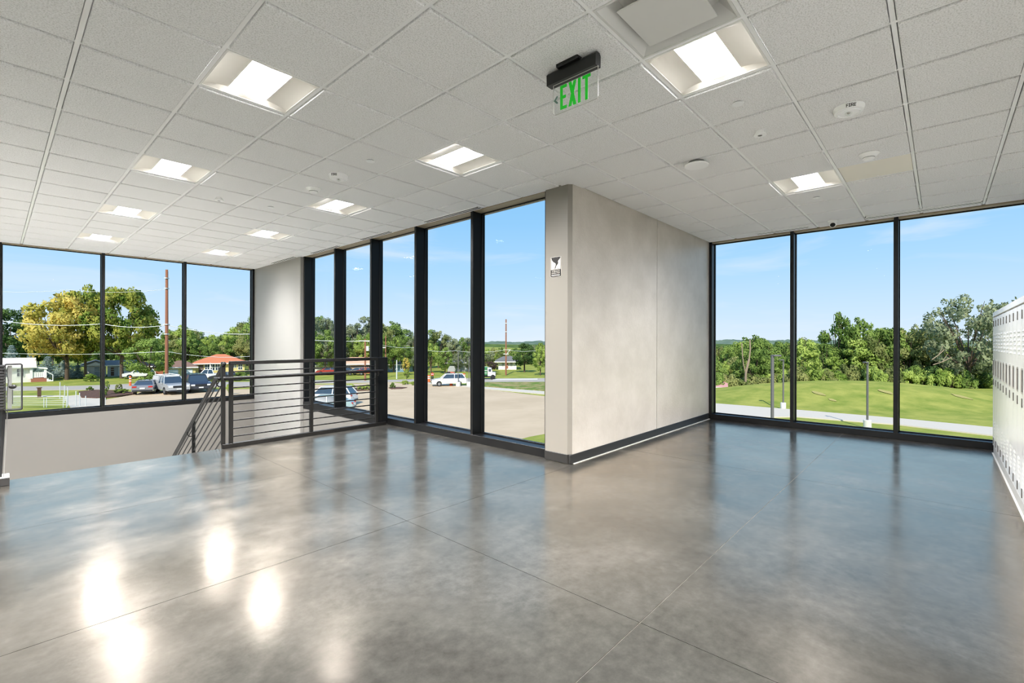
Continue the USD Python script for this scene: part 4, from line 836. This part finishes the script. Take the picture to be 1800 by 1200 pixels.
# ------------------------------------------------------------------ outside: vehicles
for nm, c in (('paint_white', (236, 236, 234)), ('paint_silver', (176, 178, 178)), ('paint_grey', (128, 128, 130)), ('paint_navy', (44, 50, 64)), ('paint_black', (36, 37, 40)), ('paint_red', (170, 52, 46)), ('paint_teal', (150, 176, 178)), ('paint_green', (58, 126, 74)), ('paint_orange', (226, 96, 66))):
    M(nm, lin(*c), .25, spec=.7, coat=.6)
M('car_glass', lin(58, 72, 84), .06, spec=.9); M('tyre', lin(30, 30, 31), .8); M('hub', lin(170, 172, 174), .3, metal=.7); M('tail_red', lin(190, 36, 30), .3); M('head_lamp', lin(240, 240, 236), .2); M('plate_white', lin(230, 230, 226), .5); M('grille_dark', lin(40, 41, 44), .4)
def car(name, label, x, ybase, depth, heading, paint, kind='sedan', cat='car', scale=1.0, pos=None, clad=None):
    """heading: degrees from the viewer's right, counter-clockwise; 270 faces the viewer."""
    b = PD(x, 600, depth) if pos is None else np.array(pos); yaw0 = facing_yaw(x)[0]
    t = thing(name, label, cat, (b[0], b[1], GZ), yaw0 + heading, scale=(scale,) * 3)
    L, W, Hh = {'sedan': (4.7, 1.82, 1.44), 'suv': (4.7, 1.88, 1.68), 'big_suv': (5.3, 2.02, 1.92), 'pickup': (5.7, 2.0, 1.85), 'cap_truck': (5.6, 2.0, 1.86)}[kind]
    h2 = L / 2; wb = L * .29; wr = .33 if kind in ('sedan', 'suv') else .38
    low = {'sedan': [(-h2, .35), (-h2, .80), (-h2 + .15, .98), (-h2 + .8, 1.02), (h2 - 1.25, .98), (h2 - .35, .82), (h2, .66), (h2, .32)],
           'suv': [(-h2, .38), (-h2, .9), (-h2 + .1, 1.08), (h2 - 1.25, 1.08), (h2 - .3, .94), (h2, .74), (h2, .36)]}.get(kind, [(-h2, .45), (-h2, 1.12), (h2 - 1.3, 1.16), (h2 - .12, 1.08), (h2, .95), (h2, .45)])
    side = sg.Polygon(low)
    for wx in (-wb, wb): side = side.difference(sg.Point(wx, wr).buffer(wr + .06))
    e = trimesh.creation.extrude_polygon(side.buffer(-.04).buffer(.04), W, engine='earcut'); e.apply_transform(np.array([[1, 0, 0, 0], [0, 0, -1, W / 2], [0, 1, 0, 0], [0, 0, 0, 1.0]])); e.fix_normals()
    obj('body', e, paint, t)
    zb = 1.0 if kind == 'sedan' else 1.06 if kind == 'suv' else 1.12
    bx0, bx1, tx0, tx1 = {'sedan': (-h2 + .55, h2 - 1.25, -h2 + 1.25, h2 - 2.05), 'suv': (-h2 + .06, h2 - 1.25, -h2 + .5, h2 - 1.95), 'big_suv': (-h2 + .05, h2 - 1.35, -h2 + .25, h2 - 1.95), 'pickup': (-.55, h2 - 1.4, -.35, h2 - 2.0), 'cap_truck': (-.6, h2 - 1.4, -.5, h2 - 2.0)}[kind]
    w0, w1 = W / 2 - .06, W / 2 - .26
    cab = lambda g_, z1, z0: trimesh.convex.convex_hull([(bx0 - g_, s_ * (w0 + g_), z0) for s_ in (-1, 1)] + [(bx1 + g_, s_ * (w0 + g_), z0) for s_ in (-1, 1)] + [(tx0 - g_, s_ * (w1 + g_), z1) for s_ in (-1, 1)] + [(tx1 + g_, s_ * (w1 + g_), z1) for s_ in (-1, 1)])
    obj('windows', cab(0.0, Hh - .06, zb - .02), 'car_glass', t)
    rf = MB().box(tx0 - .05, tx1 + .05, -w1 - .02, w1 + .02, Hh - .075, Hh, .03)
    for s_ in (-1, 1):
        for (ax, cx_) in ((bx0, tx0), (bx1, tx1)): rf.tube([(ax, s_ * w0, zb - .03), (cx_, s_ * w1, Hh - .05)], .055, 5)
        mx = (bx0 + bx1) / 2 - .1; rf.tube([(mx, s_ * (w0 + .005), zb - .02), ((tx0 + tx1) / 2, s_ * (w1 + .01), Hh - .05)], .05, 5)
    obj('roof', rf, paint, t)
    if kind == 'cap_truck':
        obj('bed_cap', trimesh.convex.convex_hull([(-h2 + .05, s_ * (W / 2 - .06), 1.1) for s_ in (-1, 1)] + [(-.66, s_ * (W / 2 - .06), 1.1) for s_ in (-1, 1)] + [(-h2 + .15, s_ * (W / 2 - .2), 1.86) for s_ in (-1, 1)] + [(-.7, s_ * (W / 2 - .2), 1.9) for s_ in (-1, 1)]), paint, t)
        obj('roof_rack', MB().box(-h2 + .2, .7, -.7, -.64, 1.93, 2.0).box(-h2 + .2, .7, .64, .7, 1.93, 2.0).box(-h2 + .3, -h2 + .36, -.7, .7, 1.9, 1.96).box(.5, .56, -.7, .7, 1.86, 1.96), 'trim_white', t)
    if kind == 'pickup': obj('bed', MB().box(-h2 + .05, -.6, -W / 2 + .1, W / 2 - .1, 1.10, 1.13), 'grille_dark', t)
    for wx in (-wb, wb):
        for s_ in (-1, 1):
            w = MB().add(trimesh.creation.cylinder(wr, .22, sections=20, transform=trimesh.transformations.rotation_matrix(math.pi / 2, (1, 0, 0)))); m = w.get(); m.apply_translation((wx, s_ * (W / 2 - .12), wr))
            wp = obj('wheel', m, 'tyre', t, 30)
            m = trimesh.creation.cylinder(wr * .62, .24, sections=10, transform=trimesh.transformations.rotation_matrix(math.pi / 2, (1, 0, 0))); m.apply_translation((wx, s_ * (W / 2 - .12), wr)); obj('hub', m, 'hub', wp)
    zl = .78 if kind == 'sedan' else .85 if kind == 'suv' else .95
    for s_ in (-1, 1):
        obj('headlight', MB().box(h2 - .12, h2 + .015, s_ * (W / 2 - .06), s_ * (W / 2 - .46), zl - .18, zl + .0, .02), 'head_lamp', t)
        obj('tail_light', MB().box(-h2 - .015, -h2 + .1, s_ * (W / 2 - .04), s_ * (W / 2 - .42), zl - .02, zl + .14, .02), 'tail_red', t)
        obj('mirror', MB().box(bx1 - .28, bx1 - .14, s_ * (W / 2 - .02), s_ * (W / 2 + .17), zb + .0, zb + .15, .03), paint, t)
    obj('grille', MB().box(h2 - .05, h2 + .02, -.52, .52, zl - .22, zl + .0, .01), 'grille_dark', t)
    obj('bumper', MB().box(h2 - .08, h2 + .04, -W / 2 + .06, W / 2 - .06, .36, .50, .02).box(-h2 - .04, -h2 + .08, -W / 2 + .06, W / 2 - .06, .38, .52, .02), clad or 'grille_dark', t)
    for s_ in (-1, 1): obj('number_plate', MB().box(s_ * (h2 + .02), s_ * (h2 + .05), -.22, .22, .52 if s_ > 0 else .62, .66 if s_ > 0 else .76), 'plate_white', t)
    return t
car('sedan', 'grey sedan seen from behind beside the mulch bed', 259, 691, 51.5, 90 - 10, 'paint_grey', 'sedan')
car('silver_truck', 'silver pickup truck with a white roof rack and bed cover', 299, 691, 51.5, 270 + 16, 'paint_silver', 'cap_truck', 'truck')
car('navy_suv', 'dark navy large SUV parked right of the window mullion', 345, 690, 53.5, 270 + 10, 'paint_navy', 'big_suv')
car('white_pickup', 'white pickup truck parked in front of the yellow house', 369, 669, 69, 180, 'paint_white', 'pickup', 'truck', .82)
car('dark_car', 'dark car behind the railing post in front of the yellow house', 396, 670, 68, 176, 'paint_black', 'sedan', scale=.85)
car('white_minivan', 'white van parked under the big tree near the road', 245, 668, 72, 180, 'paint_white', 'suv', 'van', .85)
car('white_suv', 'white SUV parked behind the railing bars', 577, 712, 42, 180 - 22, 'paint_white', 'suv')
car('pale_car', 'pale teal car just showing its roof above the sill behind the railing', 568, 725, 37, 180 - 12, 'paint_teal', 'sedan')
car('white_car', 'white hatchback on the lot in front of the excavator', 789, 677, 60.5, 184, 'paint_white', 'suv', scale=.92)
for k, (x, p, l) in enumerate(((611, 'paint_black', 'dark car parked at the left end of the tan house'), (628, 'paint_grey', 'grey car parked in front of the tan house'), (648, 'paint_red', 'red car parked by the carport of the tan house'), (577, 'paint_red', 'red car parked beside the pale low house'))):
    car('parked_car', l, x, 664, 80, 180 if k % 2 else 0, p, 'sedan', scale=.85)
# tanker truck, excavator, worker sign, barrels
b = PD(858, 600, 71); t = thing('green_truck', 'green and white truck driving on the road beside the maroon tree', 'truck', (b[0], b[1], GZ), math.degrees(math.atan2(rt[1], rt[0])))
obj('cab', trimesh.convex.convex_hull([(.0, -.8, .55), (.0, .8, .55), (.0, -.8, 1.75), (.0, .8, 1.75), (.5, -.75, 1.7), (.5, .75, 1.7), (.65, -.8, 1.15), (.65, .8, 1.15), (.65, -.8, .5), (.65, .8, .5)]), 'paint_white', t)
obj('hood', MB().box(.6, 1.15, -.65, .65, .45, 1.05, .08), 'paint_white', t); obj('window', MB().box(.12, .5, -.83, -.78, 1.2, 1.58), 'car_glass', t); obj('grille', MB().box(1.14, 1.18, -.5, .5, .5, .95), 'grille_dark', t)
obj('box_body', MB().box(-2.2, -.08, -.85, .85, .62, 1.85, .06), 'paint_green', t)
for z in (.95, 1.3): obj('stripe', MB().box(-2.2, -.08, -.87, -.84, z, z + .08), 'paint_white', t)
obj('chassis', MB().box(-2.2, 1.1, -.4, .4, .35, .6), 'grille_dark', t)
for wx in (-1.8, -1.1, .75):
    m = trimesh.creation.cylinder(.36, 1.6, sections=18, transform=trimesh.transformations.rotation_matrix(math.pi / 2, (1, 0, 0))); m.apply_translation((wx, 0, .36)); obj('wheel', m, 'tyre', t, 30)
b = PD(790, 600, 68); t = thing('excavator', 'small orange excavator with a bent arm behind the white hatchback', 'excavator', (b[0], b[1], GZ), math.degrees(math.atan2(rt[1], rt[0])))
obj('track', MB().box(-.7, .7, -.6, -.2, 0, .35, .1).box(-.7, .7, .2, .6, 0, .35, .1), 'grille_dark', t); obj('body', MB().box(-.4, .75, -.5, .5, .35, .85, .08), 'paint_orange', t); obj('cabin', MB().box(-.35, .15, -.35, .3, .8, 1.3, .06), 'grille_dark', t)
obj('arm', MB().tube([(-.3, 0, .7), (-.15, 0, 1.25), (.8, 0, 1.15)], .09, 6), 'paint_orange', t); obj('bucket', MB().box(.72, .98, -.2, .2, .85, 1.15, .05), 'grille_dark', t)
b = G(760, 669); t = thing('road_sign', 'round red and white sign on a dark stand by the road', 'sign', tuple(b), math.degrees(math.atan2(rt[1], rt[0])))
disc = trimesh.creation.cylinder(.24, .03, sections=20, transform=trimesh.transformations.rotation_matrix(math.pi / 2, (1, 0, 0))); disc.apply_translation((0, 0, .95)); obj('face', disc, 'tail_red', t)
obj('white_mark', MB().box(-.14, -.07, -.025, -.017, .85, 1.05).box(.07, .14, -.025, -.017, .85, 1.05).box(-.1, .1, -.025, -.017, .92, .98), 'trim_white', t); obj('stand', MB().box(-.16, -.03, -.1, .1, 0, .68, .03).box(.03, .16, -.1, .1, 0, .68, .03), 'grille_dark', t)
M('barrel_orange', lin(236, 112, 60), .6)
def barrel(x, y, l, hh=.95, r=.24):
    t = thing('traffic_barrel', l, 'traffic barrel', tuple(G(x, y)))
    obj('drum', MB().lathe([(0, 0), (r * 1.1, 0), (r, .06), (r * .85, hh), (0, hh)], n=16), 'barrel_orange', t, 40)
    for z in (.45, .7): obj('band', MB().lathe([(r * .97 - .02, z * hh), (r * .97, z * hh), (r * .95, z * hh + .12), (r * .9, z * hh + .12)], n=16), 'trim_white', t)
barrel(803, 668, 'orange traffic barrel behind the lamp post with a white base'); barrel(815.5, 667.5, 'orange traffic barrel right of the lamp post'); barrel(753.5, 671, 'orange traffic barrel left of the round red sign'); barrel(229, 678, 'leaning orange and white traffic marker on the road', 1.25, .13); barrel(793, 677.5, 'small orange traffic cone in front of the white hatchback', .6, .2)

# ------------------------------------------------------------------ outside: poles and wires
M('pole_wood', lin(150, 98, 74), .85, bump=(20, .4, .02)); M('pole_grey', lin(120, 118, 116), .5); M('pole_steel', lin(104, 102, 100), .45); M('wire_grey', lin(214, 216, 216), .6); M('galvanised', lin(206, 208, 204), .5)
def upole(x, ytop, depth, r, label, mat='pole_wood', arms=(), wpx=None):
    b = PD(x, 600, depth); t = thing('utility_pole', label, 'utility pole', (b[0], b[1], GZ), math.degrees(math.atan2(rt[1], rt[0])))
    H = HC + (600 - ytop) * depth / FPX - GZ
    obj('shaft', MB().tube([(0, 0, -.2), (0, 0, H)], r, 10, r * .72), mat, t, 40)
    for (ya, w, kind) in arms:
        z = HC + (600 - ya) * depth / FPX - GZ
        if kind == 'arm': obj('cross_arm', MB().box(-w / 2, w / 2, -.12, -.02, z - .07, z + .07), 'galvanised', t)
        elif kind == 'ins': obj('insulator', MB().box(-w / 2, w / 2, -r - .05, r, z - .06, z + .06), 'galvanised', t)
        elif kind == 'drum': obj('transformer', MB().lathe([(0, z), (.22, z), (.22, z + .7), (0, z + .7)], (.38, -.1, 0), 14), 'galvanised', t, 40)
        elif kind == 'brace': obj('brace', MB().tube([(0, -.1, z - .9), (w, -.1, z)], .06, 6).tube([(-.5, -.1, z), (w + .1, -.1, z)], .05, 6), 'galvanised', t)
    return b, GZ + H
upole(293, 475, 57, .20, 'tall red-brown wooden utility pole in front of the far windows', arms=((490, .3, 'ins'), (508, .3, 'ins'), (571, .5, 'ins'), (588, .4, 'ins')))
upole(642, 596, 68, .14, 'wooden utility pole with a white cross arm behind the railing', arms=((599.5, 1.7, 'arm'), (617, 0, 'drum')))
upole(678, 590, 74, .11, 'slanted pale wooden pole above the black closure plate', 'pole_wood', ())
upole(670.5, 611, 73, .08, 'thin grey pole left of the pale wooden pole', 'pole_grey', ((611, 1.4, 'arm'),))
upole(697.5, 633, 72, .11, 'short white pole under the trees right of the black closure plate', 'galvanised', ((649, .3, 'ins'),))
upole(889.5, 561, 80, .15, 'tall thin wooden utility pole beside the grey roofed house', arms=((568, .3, 'ins'), (583, .3, 'ins'), (614.5, .7, 'brace'), (622, .9, 'arm')))
def lamp_post(x, ytop, depth, w, label, base_r=0, arm=0, base_h=.75, arm_dir=1):
    b = PD(x, 600, depth); t = thing('lamp_post', label, 'lamp post', (b[0], b[1], GZ), math.degrees(math.atan2(rt[1], rt[0])))
    H = HC + (600 - ytop) * depth / FPX - GZ
    obj('pole', MB().box(-w / 2, w / 2, -w / 2, w / 2, 0, H, .01), 'pole_steel', t)
    if base_r: obj('concrete_base', MB().lathe([(0, -.2), (base_r, -.2), (base_r, base_h - .03), (base_r - .03, base_h), (0, base_h)], n=24), 'kerb_white', t, 40)
    if arm: obj('lamp_head', MB().box(min(0, arm_dir * arm), max(0, arm_dir * arm), -.16, .16, H - .03, H + .06, .015), 'pole_steel', t)
    obj('cap', MB().box(-w / 2 - .01, w / 2 + .01, -w / 2 - .01, w / 2 + .01, H - .02, H + .02), 'pole_steel', t)
lamp_post(1357.8, 624.5, 25, .125, 'nearest square grey lamp post with a flat arm outside the right windows', 0, .40)
lamp_post(1377, 632, 40.3, .10, 'thin grey lamp post on a white concrete base left of the first right mullion', .22, .30, .50, -1)
lamp_post(1525, 636, 31.3, .10, 'thin grey lamp post on a white base in front of the berm middle', .23, .22, .52, -1)
lamp_post(805.5, 617, 59.5, .09, 'thin grey lamp post on a white base behind the white hatchback', .30, 0, .58)
lamp_post(824.5, 627, 60, .09, 'thin grey lamp post on a white base beside the wide mullion', .30, 0, .55)
def wire(pts, label, r=.028):
    a = np.array(pts[0]); q = []
    for p0, p1 in zip(pts[:-1], pts[1:]):
        p0, p1 = np.array(p0), np.array(p1)
        for s_ in np.linspace(0, 1, 9)[(0 if not q else 1):]: q.append(p0 + (p1 - p0) * s_ - [0, 0, .35 * 4 * s_ * (1 - s_)] - a)
    tag(obj('power_line', MB().add(tube_path(q, r)), 'wire_grey'), label, 'power line')
    UsdGeom.Xformable(stage.GetPrimAtPath('/World/' + LASTW())).AddTranslateOp().Set(Gf.Vec3d(*map(float, a)))
def tube_path(pts, r, n=6):
    m = MB(); [m.tube([p0, p1], r, n) for p0, p1 in zip(pts[:-1], pts[1:])]; return m.get()
def LASTW():
    n = USED[('/World', 'power_line')] - 1; return 'power_line' if n == 0 else f'power_line_{n:03d}'
wire([PD(-60, 560, 57), PD(0, 563.5, 57), PD(180, 569, 57), PD(293, 571, 57), PD(440, 587, 62), PD(642, 599, 68)], 'thick pale power line from the left edge across the red-brown pole', .045)
wire([PD(-60, 617.5, 57), PD(293, 617.5, 57), PD(440, 626, 62), PD(560, 632, 66)], 'thin pale power line low in front of the trees', .03)
wire([PD(-60, 508, 60), PD(118, 509, 60), PD(293, 508, 57)], 'thin power line high across the yellow tree', .02)
wire([PD(642, 599, 68), PD(726, 610.5, 76), PD(800, 616, 79), PD(889.5, 614.5, 80), PD(960, 613, 84)], 'thin pale power line between the two wooden poles behind the tall windows', .03)

t = thing('guardrail', 'pale galvanised pipe guardrail on the left lawn', 'railing', tuple(PD(79, 600, 40)), math.degrees(math.atan2(rt[1], rt[0])))
o40 = lambda x, y: (((x - 79) * 40 / FPX), 0, (600 - y) * 40 / FPX)
for y in (698, 701.5, 705, 708.5, 712): obj('rail', MB().tube([o40(14, y), o40(118, y - 1)], .022, 6), 'galvanised', t, True)
for x in (20, 77.5, 82, 111.5, 117): obj('post', MB().tube([o40(x, 716), o40(x, 699 if x in (77.5, 82) else 702 if x == 20 else 697)], .03, 6), 'galvanised', t, True)
for k, (x, y0, y1) in enumerate(((105.5, 671, 700), (113.5, 677, 706), (119, 680, 713), (133.5, 687, 713), (140, 690, 713), (150.5, 695.5, 713))):
    b = G(x, y1); tag(obj('fence_post', MB().tube([b - [0, 0, .1], b + [0, 0, (y1 - y0) * np.dot(b - CAM, fw) / FPX]], .035, 8), 'galvanised', None, True), f'slim pale metal post beside the entry walk, {ordinals[k]} from the left', 'post')
b = G(69, 697.5); t = thing('bollard', 'short brown wooden post on the left lawn', 'post', tuple(b)); obj('shaft', MB().box(-.14, .14, -.14, .14, -.1, .92, .02), 'dark_brown', t); obj('cap', MB().box(-.2, .2, -.16, .16, .9, .97, .01), 'dark_brown', t)
